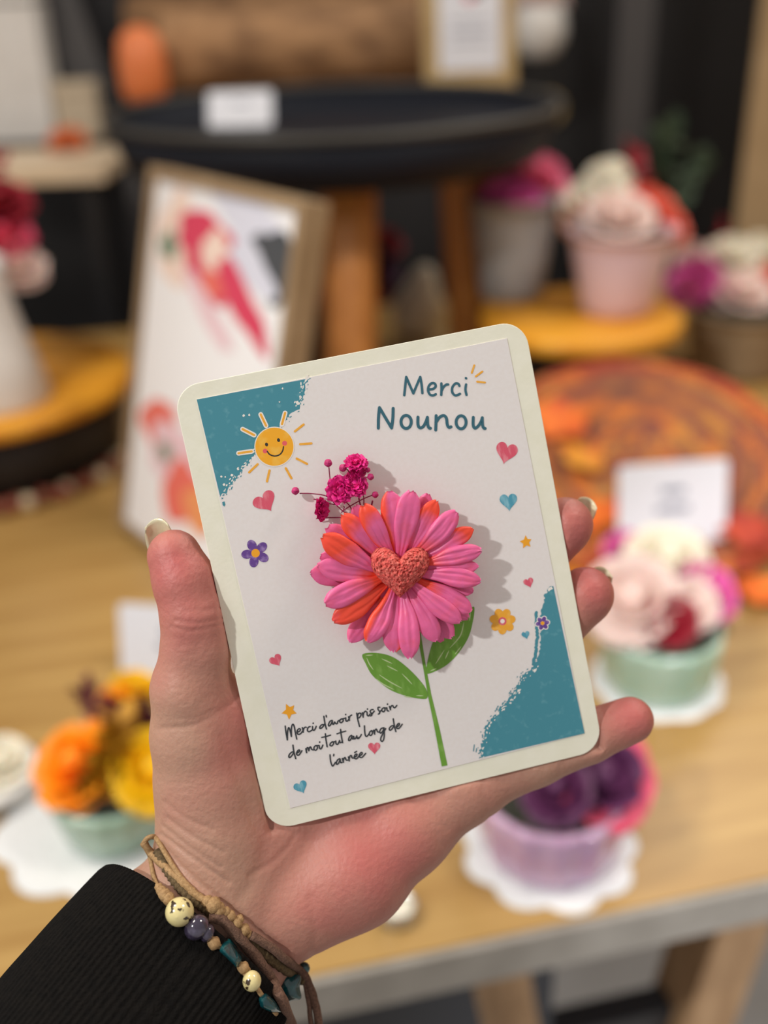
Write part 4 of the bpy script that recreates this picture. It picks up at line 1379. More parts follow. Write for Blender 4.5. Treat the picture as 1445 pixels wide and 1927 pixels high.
# -- lilac bowl, lower right
c = at(1032, 1592)
s_ = pix(c)
doily('doily', 'white scalloped doily under the lilac bowl nearest the table edge', c, 160 * s_, 9, 0.12)
t = thing('flower_arrangement', 'lilac glass bowl with a plum and pink soap rose, below the little finger', 'flower arrangement', c + Vector((0, 0, 0.0022)), 0, 'soap flower bowls')
bowl(t, 116 * s_, 130 * s_, 140 * s_, LILAC, n=12, flute=0.06)
bed(t, 116 * s_, 122 * s_, DARKBED)
rose(t, rel(t, 1134, 1458, -0.045), 84 * s_, ROSEP, (0.25, -0.6, 0.75), 11, inner=PLUM, opened=0.75)
rose(t, rel(t, 1188, 1412, 0.02), 34 * s_, PINKF, (0.5, -0.2, 0.8), 12)
rose(t, rel(t, 1046, 1482, -0.06), 52 * s_, PLUM, (-0.2, -0.4, 0.8), 13)
rose(t, rel(t, 962, 1478, -0.02), 50 * s_, PINKF, (-0.4, -0.1, 0.8), 14)
# -- mint bowl of orange flowers, lower left
c = at(225, 1556)
s_ = pix(c)
doily('doily', 'white scalloped doily under the bowl of orange flowers at lower left', at(206, 1535), 208 * s_, 9, 0.12)
t = thing('flower_arrangement', 'mint glass bowl with orange rose, yellow rose and burgundy sprigs left of the wrist', 'flower arrangement', c + Vector((0, 0, 0.0022)), 0, 'soap flower bowls')
bowl(t, 90 * s_, 112 * s_, 112 * s_, MINT)
bed(t, 100 * s_, 90 * s_, DARKBED)
rose(t, rel(t, 136, 1436, -0.04), 68 * s_, ORANGEF, (-0.3, -0.4, 0.85), 21)
rose(t, rel(t, 290, 1446, -0.05), 62 * s_, YELLOWF, (0.2, -0.5, 0.8), 22)
rose(t, rel(t, 218, 1312, 0.03), 30 * s_, ORANGEF, (0, -0.2, 1), 23)
rose(t, rel(t, 256, 1290, 0.04), 40 * s_, YELLOWF, (0.3, 0, 1), 24)
rose(t, rel(t, 186, 1352, 0.02), 24 * s_, PEACH, (-0.2, -0.2, 1), 25)
for i, (a_, b_) in enumerate((((215, 1510), (205, 1440)), ((230, 1520), (240, 1470)), ((200, 1520), (190, 1480)), ((215, 1500), (215, 1400)), ((235, 1490), (200, 1455)), ((245, 1510), (250, 1430)), ((240, 1480), (226, 1360)))):
    foliage(t, rel(t, *a_, -0.045), rel(t, *b_, -0.045), MUST, 0.022, 30 + i)
for i, (a_, b_) in enumerate((((225, 1420), (158, 1300)), ((235, 1420), (255, 1350)), ((245, 1420), (285, 1370)), ((225, 1400), (215, 1345)), ((250, 1430), (280, 1330)))):
    foliage(t, rel(t, *a_, 0.01), rel(t, *b_, 0.02), BURG, 0.016, 40 + i, 'burgundy_sprig')
# white dish at the far left
c = at(-35, 1490)
s_ = pix(c)
dish = thing('soap_dish', 'white ceramic dish with cream soap flowers at the far left edge of the table', 'dish', c)
bowl(dish, 70 * s_, 108 * s_, 46 * s_, WHITE_C, 'dish', 12)
rose(dish, rel(dish, 2, 1430), 46 * s_, CREAMF, (0.3, -0.3, 1), 51)
rose(dish, rel(dish, -70, 1425), 48 * s_, CREAMF, (-0.2, -0.3, 1), 52)

# -- price cards
def price_card(px, py, w, h, label, lean=0.25, yaw=0.0, z=TABLE_Z, lines=2, c=None):
    block = c is not None
    c = c if block else at(px, py, z)
    s = pix(c)
    t = thing('price_card', label, 'price card', c, yaw, 'white price cards')
    R = Matrix.Rotation(-lean, 3, 'X')
    W, H = w * s, h * s
    mb = MB()
    o1 = []
    for cx_, cz_, a0 in ((W / 2 - 0.006, H - 0.006, 90), (W / 2 - 0.006, 0.006, 0), (-W / 2 + 0.006, 0.006, -90), (-W / 2 + 0.006, H - 0.006, 180)):
        for i in range(5):
            a = math.radians(a0 - 90 * i / 4)
            o1.append((cx_ + 0.006 * math.cos(a), cz_ + 0.006 * math.sin(a)))
    n = len(o1)
    v = [R @ Vector((x, 0, z_)) for x, z_ in o1] + [R @ Vector((x, 0.0007, z_)) for x, z_ in o1]
    mb.add(v, [tuple(range(n)), tuple(reversed(range(n, 2 * n)))] + [(i, n + i, n + (i + 1) % n, (i + 1) % n) for i in range(n)])
    mb.build('card_face', TAGW, t, False)
    if block:                                      # held in a small slotted block
        MB().box((0, 0.001, 0.004), (W * 0.5, 0.016, 0.012), bevel=0.001).build('clip_block', KRAFT, t, False)
    else:
        mb = MB()                                      # the fold behind that keeps it upright
        back_ = math.tan(lean) * H * 1.6 + 0.01
        top = R @ Vector((0, 0.0008, H * 0.98))
        foot = Vector((0, top.y + 0.018, 0.0004))
        mb.add([top + Vector((-W * .45, 0, 0)), top + Vector((W * .45, 0, 0)), foot + Vector((W * .45, 0, 0)), foot + Vector((-W * .45, 0, 0)),
                top + Vector((-W * .45, 0.0006, 0)), top + Vector((W * .45, 0.0006, 0)), foot + Vector((W * .45, 0.0006, 0)), foot + Vector((-W * .45, 0.0006, 0))],
               [(0, 1, 2, 3), (7, 6, 5, 4), (0, 4, 5, 1), (1, 5, 6, 2), (2, 6, 7, 3), (3, 7, 4, 0)])
        mb.build('support_flap', TAGW, t, False)
    if lines:
        mb = MB()
        for k in range(lines):
            zz, ww = H * (0.66 - 0.22 * k), W * (0.30 if k else 0.22)
            mb.box(R @ Vector((0, -0.0004, zz)), (ww, 0.0004, H * 0.07), 0, R)
        mb.build('printed_line', TAGI, t, False)
    return t
price_card(330, 1275, 215, 140, 'white price card standing behind the thumb, beside the orange flowers', 0.25, -0.18)

# -- tealight
c = at(748, 1728)
s_ = pix(c)
t = thing('tealight', 'small silver tealight near the table edge, just under the heel of the hand', 'candle', c)
MB().lathe([(30 * s_, 0), (34 * s_, 0.001), (35 * s_, 0.014), (33.5 * s_, 0.015), (32 * s_, 0.012), (5 * s_, 0.0115)], 32).build('cup', mat('aluminium_cup', rgb(200, 202, 208), 0.25, metal=0.9), t)
MB().lathe([(31 * s_, 0.0105), (30 * s_, 0.0125), (3 * s_, 0.0125)], 32).build('wax', CREAMF, t)
MB().tube([(0, 0, 0.012), (0.0005, 0, 0.018)], 0.0006, 6).build('wick', BARKD, t)

# -- coiled mat leaning up at the right
COILS = [mat('coil_orange', rgb(206, 116, 40), 0.75, rgb(150, 80, 50), 40, 3), mat('coil_brown', rgb(150, 94, 56), 0.75, rgb(116, 66, 54), 40, 3),
         mat('coil_gold', rgb(190, 136, 62), 0.75, rgb(172, 104, 44), 40, 3), mat('coil_plum', rgb(122, 66, 56), 0.75, rgb(150, 84, 56), 30, 3),
         mat('coil_rust', rgb(176, 70, 34), 0.75, rgb(140, 50, 34), 30, 3)]
MR = 0.186
tilt = math.radians(20)
_ed = at(1275, 1112)
c = _ed + Vector((0, MR * math.cos(tilt), 0))
mt = thing('coiled_mat', 'large round coiled mat in orange, brown and plum rings behind the right price card', 'mat', c)
Rm = Matrix.Rotation(tilt, 3, 'X')
lift = Vector((0, 0, MR * math.sin(tilt) + MR / 15 * 0.62 + 0.0005))
MATN = Rm @ Vector((0, 0, 1))
MATP = c + lift + MATN * (MR / 15 * 0.62)
def on_mat(px, py):
    d = ray(px, py)
    return EYE + d * ((MATP - EYE).dot(MATN) / d.dot(MATN))
mb = MB()
nr = 15
for k in range(nr):
    r = MR * (k + 0.6) / nr
    N = max(18, int(r / MR * 110))
    pts = []
    for i in range(N):
        a = 2 * math.pi * i / N
        pts.append(lift + Rm @ Vector((r * math.cos(a), r * math.sin(a), 0.001 * math.sin(9 * a))))
    n0 = len(mb.f)
    mb.tube(pts, MR / nr * 0.62, 8, 0, True)
    rnd = random.Random(k)
    segs = [rnd.randrange(4) for _ in range(17)]
    for j in range(n0, len(mb.f)):
        mb.m[j] = segs[int((j - n0) / 8 / N * 17) % 17] if k < nr - 2 else (4 if (j // 40) % 3 else 0)
mb.build('coils', COILS, mt)
mb = MB()
mb.box(Vector((0, MR * 0.80 * math.cos(tilt), MR * 0.9 * math.sin(tilt) - 0.004)), (0.12, 0.016, MR * 1.8 * math.sin(tilt) - 0.016), bevel=0.002)
mb.build('prop_foot', KRAFT, mt)

price_card(0, 0, 208, 158, 'white price card standing on the coiled orange mat on the right', 0.20, 0.08, c=on_mat(1264, 1024))
# -- dried autumn leaves round the mat
LEAFM = [mat('leaf_orange', rgb(232, 118, 24), 0.6, rgb(206, 84, 20), 40, 3), mat('leaf_red', rgb(186, 62, 30), 0.6, rgb(150, 40, 28), 40, 3), mat('leaf_amber', rgb(226, 158, 40), 0.6, rgb(206, 112, 26), 40, 3)]
def autumn_leaf(px, py, r, m, yaw, label, z=TABLE_Z, tip=0.5):
    c = at(px, py, z)
    s = pix(c)
    R = r * s
    v, f = [], []
    n = 30
    rings = 4
    v.append(Vector((0, 0, 0.010)))
    for k in range(1, rings + 1):
        for i in range(n):
            a = 2 * math.pi * i / n
            lobe = 0.62 + 0.38 * abs(math.cos(2.5 * (a - math.pi / 2))) ** 0.8
            rr = R * lobe * k / rings
            x, y = rr * math.cos(a), rr * math.sin(a)
            zz = 0.004 + 0.25 * (k / rings) ** 2 * R * (0.6 + 0.5 * math.sin(2 * a + px)) * tip + 0.006
            v.append(Vector((x, y, zz)))
    for i in range(n):
        f.append((0, 1 + i, 1 + (i + 1) % n))
    for k in range(1, rings):
        for i in range(n):
            j = (i + 1) % n
            f.append((1 + (k - 1) * n + i, 1 + k * n + i, 1 + k * n + j, 1 + (k - 1) * n + j))
    t = thing('autumn_leaf', label, 'leaf', c, yaw, 'dried autumn leaves round the coiled mat')
    bl = obj('blade', v, f, m, t)
    sd = bl.modifiers.new('t', 'SOLIDIFY'); sd.thickness = 0.0008
    MB().tube([(0, -R * 0.55, 0.012), (0.002, -R * 0.9, 0.008), (0.004, -R * 1.2, 0.002)], 0.0012, 6).build('stalk', LEAFM[1], t)
    return t
for i, (px, py, r, m, om, lab) in enumerate(((1052, 800, 50, 0, 1, 'orange dried leaf on the coiled mat beside the upper right edge of the card'), (1085, 872, 48, 2, 1, 'amber dried leaf on the coiled mat just above the middle fingertip'),
        (1066, 1098, 46, 2, 0, 'amber dried leaf peeping between the middle and ring fingertips'), (1428, 1128, 58, 0, 0, 'orange dried leaf in front of the coiled mat at the right edge'),
        (1128, 985, 46, 0, 1, 'orange dried leaf between fingertip and price card'), (1400, 1010, 50, 1, 1, 'red dried leaf on the coiled mat right of the price card'))):
    lf = autumn_leaf(px, py, r, LEAFM[m], i * 1.3, lab, TABLE_Z, 0.6)
    if om:
        lf.location = on_mat(px, py)
        lf.rotation_euler = (tilt, 0, i * 1.3)

# -- low round stands with honey wood tops
def stand(px, py, rpx, z, label, foot=0.86):
    c = at(px, py, z)
    s = depth_of(c) / FPX
    R = rpx * s
    t = thing('round_stand', label, 'display stand', (c.x, c.y, TABLE_Z), 0, 'low round stands with honey wood tops')
    h = z - TABLE_Z
    MB().lathe([(R * 0.2, h - 0.020), (R * 0.98, h - 0.020), (R, h - 0.016), (R, h - 0.004), (R * 0.985, h), (R * 0.2, h)], 72).build('wood_top', HONEY, t)
    MB().lathe([(R * foot, 0), (R * foot, h * 0.4), (R * foot * 1.04, h - 0.0205), (R * 0.2, h - 0.0205)], 64).build('drum', BARKD, t)
    return t, R
ls, LR = stand(-40, 712, 282, 0.87, 'round stand with honey wood top and black drum, under the white vase')
rs, RR = stand(1092, 590, 188, 0.90, 'round stand with honey wood top under the grey bucket and pink pot', 0.62)
# beads round the foot of the left stand
BEADM = [mat('bead_cream', rgb(206, 190, 160), 0.5), mat('bead_brown', rgb(120, 74, 50), 0.5), mat('bead_red', rgb(140, 56, 44), 0.5)]
gl = thing('bead_garland', 'string of cream, brown and red wooden beads round the foot of the left stand', 'garland', (ls.location.x, ls.location.y, TABLE_Z))
pts = []
nbead = 46
for i in range(nbead):
    a = -2.75 + 2.6 * i / nbead * 1.0
    rr = LR * 0.93 + 0.006 * math.sin(i * 1.9)
    pts.append(Vector((rr * math.cos(a), rr * math.sin(a), 0.0105)))
MB().tube(pts, 0.0012, 6).build('string', BARKD, gl)
for i, p in enumerate(pts):
    MB().ball(p, 0.0098 if i % 5 else 0.0103, 0, (1, 1, 1), 12).build('bead', BEADM[0 if i % 5 == 0 else (1 if i % 2 else 2)], gl)

# -- white vase with red flowers on the left stand
c = at(-10, 752, 0.87)
s_ = pix(c)
v_ = thing('flower_vase', 'white conical vase with dark red and cream soap roses at the left edge', 'vase', c)
MB().lathe([(30 * s_, 0), (104 * s_, 0.001), (106 * s_, 0.006), (86 * s_, 90 * s_), (68 * s_, 170 * s_), (60 * s_, 236 * s_), (64 * s_, 262 * s_), (58 * s_, 262 * s_), (52 * s_, 230 * s_), (10 * s_, 200 * s_)], 48).build('vase', WHITE_C, v_)
rose(v_, rel(v_, 30, 492, -0.01), 46 * s_, BLUSH, (0.3, -0.3, 0.8), 61)
rose(v_, rel(v_, 2, 440, -0.01), 46 * s_, ROSEP, (0.0, -0.3, 0.9), 62)
rose(v_, rel(v_, -6, 372, 0.0), 52 * s_, DRED, (0.1, -0.3, 0.9), 63)
rose(v_, rel(v_, -50, 420, 0.0), 52 * s_, DRED, (-0.3, -0.3, 0.9), 64)
foliage(v_, rel(v_, -10, 440), rel(v_, -6, 300), DRED, 0.02, 65, 'red_sprig')

# -- grey bucket, pink pot on the right stand; beige pot behind the mat
def pot(px, py, z, label, r0, r1, h, m, cat='pot', name='flower_pot', part='pot', grp='flower pots at the right'):
    c = at(px, py, z)
    s = pix(c)
    t = thing(name, label, cat, c, 0, grp)
    mb = MB()
    prof = [(r0 * 0.9 * s, 0), (r0 * s, 0.003)]
    for k in range(1, 7):
        prof.append((s * (r0 + (r1 - r0) * k / 6), h * s * k / 6))
    prof += [(s * (r1 + 3), h * s), (s * (r1 + 3), h * s + 0.003), (s * (r1 - 5), h * s + 0.003), (s * (r0 * 0.9), h * s * 0.5)]
    mb.lathe(prof, 48)
    mb.build(part, m, t)
    bed(t, (r1 - 6) * s, h * s * 0.86, DARKBED)
    return t, s
BUCK = mat('pale_grey_zinc', rgb(170, 174, 178), 0.4, rgb(140, 144, 150), 12, 4)
PPOT = mat('mauve_pot', rgb(220, 196, 206), 0.4, rgb(210, 180, 188), 10, 3)
BPOT = mat('beige_stone_pot', rgb(150, 128, 100), 0.6, rgb(132, 110, 84), 14, 4)
t, s_ = pot(962, 558, 0.90, 'pale grey zinc bucket of pink soap flowers under the right end of the black tray', 56, 78, 178, BUCK, 'bucket', 'flower_bucket', 'bucket')
for i, (x, y, r, m, dd) in enumerate(((960, 378, 48, FUCH, -0.08), (925, 322, 50, PINKF, -0.02), (1015, 328, 56, PINKF, -0.02), (975, 300, 44, ROSEP, 0.03), (1040, 352, 30, CORALF, 0.0), (905, 370, 28, DRED, 0.01))):
    rose(t, rel(t, x, y, dd), r * s_, m, ((x - 965) / 120, -0.4, 0.8), 70 + i)
for k in (-1, 1):
    pass
t, s_ = pot(1160, 586, 0.90, 'mauve pot of cream, blush and coral soap flowers on the right stand', 64, 96, 152, PPOT)
for i, (x, y, r, m, dd) in enumerate(((1118, 372, 54, CREAMF, 0.0), (1150, 330, 40, CREAMF, 0.03), (1165, 402, 54, BLUSH, -0.05), (1092, 400, 36, PEACH, 0.0), (1232, 392, 50, CORALF, 0.0), (1262, 418, 40, CORALF, -0.02), (1205, 372, 34, ROSEP, 0.02))):
    rose(t, rel(t, x, y, dd), r * s_, m, ((x - 1165) / 140, -0.4, 0.8), 80 + i)
foliage(t, rel(t, 1215, 420, 0.03), rel(t, 1195, 290, 0.05), DRED, 0.03, 88, 'red_sprig')
foliage(t, rel(t, 1240, 420, 0.06), rel(t, 1268, 270, 0.10), GREENL, 0.05, 89)
foliage(t, rel(t, 1250, 420, 0.06), rel(t, 1300, 330, 0.12), GREENL, 0.05, 90)
t, s_ = pot(1385, 695, TABLE_Z, 'beige stone pot of fuchsia and cream soap flowers at the right edge', 84, 100, 118, BPOT)
for i, (x, y, r, m, dd) in enumerate(((1298, 524, 42, FUCH, -0.03), (1382, 478, 42, CREAMF, 0.0), (1400, 545, 46, BLUSH, -0.04), (1330, 488, 34, ROSEP, 0.02), (1440, 520, 40, CORALF, 0.0), (1290, 480, 26, BLUSH, 0.02), (1450, 470, 36, CREAMF, 0.02), (1345, 540, 32, FUCH, -0.02))):
    rose(t, rel(t, x, y, dd), r * s_, m, ((x - 1385) / 140, -0.4, 0.8), 100 + i)
foliage(t, rel(t, 1350, 560, 0.02), rel(t, 1362, 425, 0.05), DRED, 0.02, 109, 'red_sprig')
# grey ball at the right edge
c = at(1440, 842)
s_ = pix(c)
o = MB().ball((0, 0, 40 * s_), 40 * s_, 0, (1, 1, 1), 24).build('ceramic_ball', mat('grey_ceramic_ball', rgb(172, 166, 160), 0.4))
o.location = at(1448, 862)
tag(o, 'small grey ceramic ball at the right edge beside the coiled mat', 'ball')

# -- poster frame standing on the left
def fit_frame():
    """the leaning frame's turn, tilt, width and height from where its corners stand"""
    bl = at(220, 1000)
    def corners(p):
        yaw, lean, w, h = p
        r = Vector((math.cos(yaw), math.sin(yaw), 0))
        n = Vector((math.sin(yaw), -math.cos(yaw), 0))
        u = Vector((0, 0, math.cos(lean))) - n * math.sin(lean)
        return bl, r, u, n, [bl + u * h, bl + u * h + r * w]
    def proj(q):
        d = q - EYE
        z = d.dot(FWD)
        return CX + d.dot(RIGHT) / z * FPX, CY - d.dot(UP) / z * FPX
    def err(p):
        c = corners(p)[4]
        e = 0
        for q, (x, y) in zip(c, ((281, 325), (572, 394))):
            a, b = proj(q)
            e += (a - x) ** 2 + (b - y) ** 2
        return e
    p = [-0.6, 0.3, 0.25, 0.4]
    st = [0.2, 0.1, 0.05, 0.05]
    best = err(p)
    for _ in range(400):
        imp = False
        for k in range(4):
            for sgn in (1, -1):
                q = list(p); q[k] += sgn * st[k]
                if not (0.02 < q[1] < 0.6): continue
                e = err(q)
                if e < best: p, best, imp = q, e, True
        if not imp: st = [x * 0.6 for x in st]
    return corners(p) + (p, best)
bl_, fr_, fu_, fn_, _c, fp_, fe_ = fit_frame()
FW_, FH_ = fp_[2], fp_[3]
fn_ = fr_.cross(fu_)
bl_ = bl_ + Vector((0, 0, 0.034 * abs(fn_.z)))
pf = thing('poster_frame', 'tall taupe wooden frame with a white floral poster, leaning behind the card at left', 'picture frame', bl_)
fM = Matrix((fr_, fu_, fn_)).transposed()         # columns: right, up, towards the viewer
def fbox(mb, x0, x1, y0, y1, z0, z1, bev=0.0015):
    mb.box(fM @ Vector(((x0 + x1) / 2, (y0 + y1) / 2, (z0 + z1) / 2)), (x1 - x0, y1 - y0, z1 - z0), 0, fM, bev)
bw = 0.011
mb = MB()
fbox(mb, 0, bw, 0.004, FH_, -0.032, 0); fbox(mb, FW_ - bw, FW_, 0.004, FH_, -0.032, 0)
fbox(mb, bw, FW_ - bw, 0.004, bw, -0.032, 0); fbox(mb, bw, FW_ - bw, FH_ - bw, FH_, -0.032, 0)
mb.build('frame', FRAMEW, pf, False)
mb = MB()
fbox(mb, bw, FW_ - bw, bw, FH_ - bw, -0.012, -0.006, 0)
PAPER = mat('poster_paper', rgb(240, 238, 240), 0.5)
poster = mb.build('poster', PAPER, pf, False)
mb = MB()
for s in (0.25, 0.75):
    a = fM @ Vector((FW_ * s, FH_ * 0.62, -0.024))
    b = a - fn_ * 0.10
    b.z = 0.004 - 0.0
    d = (a - b)
    mb.tube([b, a], 0.005, 6)
mb.build('easel_leg', FRAMEW, pf, False)
POST = [mat('poster_red', rgb(214, 62, 92), 0.5), mat('poster_coral', rgb(230, 110, 96), 0.5), mat('poster_pale', rgb(232, 196, 204), 0.5), mat('poster_dark', rgb(70, 72, 76), 0.5),
        mat('poster_green', rgb(120, 140, 118), 0.5), mat('poster_orange', rgb(232, 150, 96), 0.5), mat('poster_blush', rgb(240, 214, 200), 0.5), mat('poster_lav', rgb(214, 214, 228), 0.5)]
mb = MB()
_pk = [0]
def splash(u, v, ru, rv, m, rot=0.0, n=22):
    _pk[0] += 1
    pts = []
    for i in range(n):
        a = 2 * math.pi * i / n
        k = 1 + 0.10 * math.sin(3 * a + u * 20) + 0.07 * math.sin(5 * a + v * 30)
        x, y = ru * k * math.cos(a), rv * k * math.sin(a)
        x, y = x * math.cos(rot) - y * math.sin(rot), x * math.sin(rot) + y * math.cos(rot)
        X = min(max(u * FW_ + x * FW_, bw + 0.001), FW_ - bw - 0.001)
        Y = min(max(v * FH_ + y * FW_, bw + 0.001), FH_ - bw - 0.001)
        pts.append(fM @ Vector((X, Y, -0.0059 + 0.00006 * _pk[0])))
    mb.add(pts, [tuple(range(n))], m)
def spot(px, py, rx, ry, m, rot=0.0):
    d = ray(px, py)
    k = (bl_ - fn_ * 0.006 - EYE).dot(fn_) / d.dot(fn_)
    q = EYE + d * k - bl_
    s = k / FPX / FW_
    splash(q.dot(fr_) / FW_, q.dot(fu_) / FH_, rx * s * 2.0, ry * s, m, rot)

spot(330, 450, 34, 90, 6)
spot(470, 410, 90, 46, 7, -0.35)
spot(512, 500, 40, 66, 3, -0.3)
spot(470, 500, 50, 36, 7, -0.4)
spot(318, 462, 17, 26, 4)
spot(382, 440, 50, 40, 0)
spot(392, 500, 46, 54, 0, -0.4)
spot(405, 475, 24, 40, 6)
spot(400, 535, 26, 24, 1)
spot(455, 570, 62, 34, 0, -0.6)
spot(480, 600, 30, 18, 0, -0.6)
spot(385, 575, 52, 22, 2, -0.6)
spot(418, 625, 26, 14, 2, -0.6)
mb.build('floral_print', POST, poster, False)
mb = MB()
spot(300, 800, 34, 50, 1)
spot(330, 860, 50, 60, 2)
spot(345, 930, 40, 60, 1, 0.3)
spot(375, 960, 28, 46, 5)
spot(312, 850, 14, 18, 4)
mb.build('rose_print', POST, poster, False)

# -- black round tray on wooden legs (tall stool) standing at the back
tc = at(628, 196, 1.182)
ts = pix(tc)
TRR = 432 * ts
st_ = thing('tray_stool', 'tall stool with a black round tray top and amber wooden legs at the back', 'stool', (tc.x, tc.y, TABLE_Z))
hz = tc.z - TABLE_Z
MB().lathe([(TRR * 0.3, hz - 0.072), (TRR * 0.88, hz - 0.072), (TRR * 0.91, hz - 0.068), (TRR * 0.982, hz - 0.008), (TRR * 0.96, hz - 0.008), (TRR * 0.935, hz - 0.030), (TRR * 0.3, hz - 0.032)], 96).build('tray_top', BLACKT, st_)
mb = MB()
mb.tube([Vector((TRR * 0.975 * math.cos(2 * math.pi * i / 96), TRR * 0.975 * math.sin(2 * math.pi * i / 96), hz - 0.005)) for i in range(96)], 0.006, 10, 0, True)
mb.build('tray_rim', RIMT, st_)
def stool_leg(x0, y0, x1, y1, dd, dark=False):
    a = P(x0, y0, depth_of(tc) + dd); a = Vector((a.x, a.y, TABLE_Z + hz - 0.070)) - Vector((tc.x, tc.y, TABLE_Z))
    b_ = at(x1, y1) - Vector((tc.x, tc.y, TABLE_Z))
    n = 10
    pts = [a.lerp(b_, i / n) for i in range(n + 1)]
    pts[-1].z = 0.006
    MB().tube(pts, [0.036 - 0.008 * i / n for i in range(n + 1)], 20).build('leg', LEGW, st_)
stool_leg(660, 360, 668, 905, -0.10)
stool_leg(866, 330, 884, 715, 0.10)
stool_leg(430, 330, 360, 800, 0.04)
stool_leg(640, 300, 640, 742, 0.20)
TRAYF = 1.182 - 0.0315
# logs on the tray
def log(px, py, L, rpx, z, label, yaw=0.0, dd=0.0):
    c = at(px, py, z)
    s = pix(c)
    R = rpx * s
    t = thing('wood_log', label, 'log', (c.x, c.y + dd, z), yaw, 'logs on the black tray')
    rnd = random.Random(px)
    n, k = 40, 26
    v, f = [], []
    for i in range(k + 1):
        x = (i / k - 0.5) * L * s
        for j in range(n):
            a = 2 * math.pi * j / n
            rr = R * (1 + 0.07 * noise.noise(Vector((x * 14, math.cos(a) * 2, math.sin(a) * 2 + px))) - 0.03)
            if i in (0, k): rr *= 0.97
            v.append(Vector((x, rr * math.cos(a), R + rr * math.sin(a))))
    for i in range(k):
        for j in range(n):
            l = (j + 1) % n
            f.append((i * n + j, i * n + l, (i + 1) * n + l, (i + 1) * n + j))
    obj('bark', v, [tuple(reversed(q)) for q in f], LOGB, t)
    for i in (0, k):
        ring_ = [v[i * n + j] for j in range(n)]
        obj('cut_end', ring_, [tuple(range(n)) if i else tuple(reversed(range(n)))], LOGE, t, False)
    return t, R
lg, lr = log(575, 168, 500, 72, TRAYF, 'thick brown bark log lying along the front of the black tray', 0.02, 0.0)
log(520, 120, 560, 64, TRAYF, 'darker bark log lying behind the front log on the tray', -0.03, 0.10)
# kraft card holder in front of the logs
def small_frame(px, py, w, h, z, label, yaw, lean):
    c = at(px, py, z)
    s = pix(c)
    t = thing('card_frame', label, 'picture frame', c, yaw)
    R = Matrix.Rotation(-lean, 3, 'X')
    W, H = w * s, h * s
    up0 = 0.011 * math.sin(lean)
    def bx(mb, x0, x1, z0, z1, y0, y1, bev=0.001):
        mb.box(R @ Vector(((x0 + x1) / 2, (y0 + y1) / 2, (z0 + z1) / 2)) + Vector((0, 0, up0)), (x1 - x0, y1 - y0, z1 - z0), 0, R, bev)
    mb = MB()
    bx(mb, -W / 2, W / 2, 0, H, 0, 0.010)
    mb.build('backing', KRAFT, t, False)
    mb = MB()
    bx(mb, -W * 0.34, W * 0.34, H * 0.13, H * 0.94, -0.0012, 0.0)
    mb.build('white_sheet', TAGW, t, False)
    mb = MB()
    for i, (x, z_, r, m) in enumerate(((-0.05, 0.66, 0.10, 0), (0.07, 0.62, 0.10, 1), (0.02, 0.72, 0.09, 0), (0.0, 0.56, 0.05, 2))):
        pts = [R @ Vector((W * (x + r * math.cos(a)), -0.0014 - 0.0002 * i, H * z_ + W * r * math.sin(a))) + Vector((0, 0, up0)) for a in [2 * math.pi * k / 16 for k in range(16)]]
        mb.add(pts, [tuple(range(16))], m)
    for k in range(3):
        mb.box(R @ Vector((0, -0.0014, H * (0.42 - 0.06 * k))) + Vector((0, 0, up0)), (W * 0.42, 0.0004, H * 0.012), 3, R)
    mb.build('printed_picture', [POST[1], POST[3], POST[0], TAGI], t, False)
    return t
small_frame(886, 176, 172, 290, TRAYF, 'kraft backed white picture card standing at the right of the black tray', 0.10, 0.12)
# white round pot behind it
c = at(1012, 108, TRAYF)
s_ = pix(c)
wp = thing('white_pot', 'small white round pot on the right end of the black tray', 'pot', c)
MB().lathe([(20 * s_, 0), (34 * s_, 0.001), (50 * s_, 30 * s_), (52 * s_, 54 * s_), (44 * s_, 84 * s_), (38 * s_, 90 * s_), (34 * s_, 86 * s_), (10 * s_, 70 * s_)], 36).build('pot', WHITE_C, wp)
rose(wp, rel(wp, 1018, -10), 42 * s_, BLUSH, (0, -0.3, 1), 120)
price_card(452, 238, 122, 66, 'small white price card at the front of the black tray', 0.45, -0.05, TRAYF, 1)
# orange candle on the left end of the tray
c = at(276, 192, TRAYF)
s_ = pix(c)
cd = thing('pillar_candle', 'orange rounded candle on the left end of the black tray', 'candle', c)
MB().lathe([(20 * s_, 0), (36 * s_, 0.002), (44 * s_, 24 * s_), (45 * s_, 70 * s_), (38 * s_, 112 * s_), (20 * s_, 128 * s_), (4 * s_, 131 * s_)], 36).build('wax', TERRA, cd)
MB().tube([(0, 0, 128 * s_), (0.001, 0, 140 * s_)], 0.0011, 6).build('wick', BARKD, cd)

# -- things under the stool
c = at(765, 652)
s_ = pix(c)
o = MB().lathe([(50 * s_, 0), (52 * s_, 0.002), (52 * s_, 0.016), (50 * s_, 0.018), (5 * s_, 0.018)], 48).build('wood_coaster', KRAFT)
o.location = at(790, 650)
tag(o, 'small sand coloured wooden disc just above the top edge of the card', 'coaster')
c = Vector(o.location) + Vector((-0.012, 0, 0.018))
pe = thing('pear_ornament', 'cream pear shaped ornament under the stool, between its two visible legs', 'ornament', c)
R_ = Matrix.Rotation(0.22, 3, 'Y')
MB().lathe([(8 * s_, 0), (34 * s_, 6 * s_), (48 * s_, 32 * s_), (46 * s_, 62 * s_), (32 * s_, 92 * s_), (22 * s_, 116 * s_), (12 * s_, 130 * s_), (2 * s_, 133 * s_)], 32, 0, (0, 0, 0.004), None, R_).build('body', mat('cream_glaze', rgb(212, 204, 184), 0.4), pe)
MB().tube([R_ @ Vector((0, 0, 131 * s_)), R_ @ Vector((0.003, 0, 150 * s_))], 0.0018, 6).build('stalk', BARKD, pe)
c = at(620, 690)
s_ = pix(c)
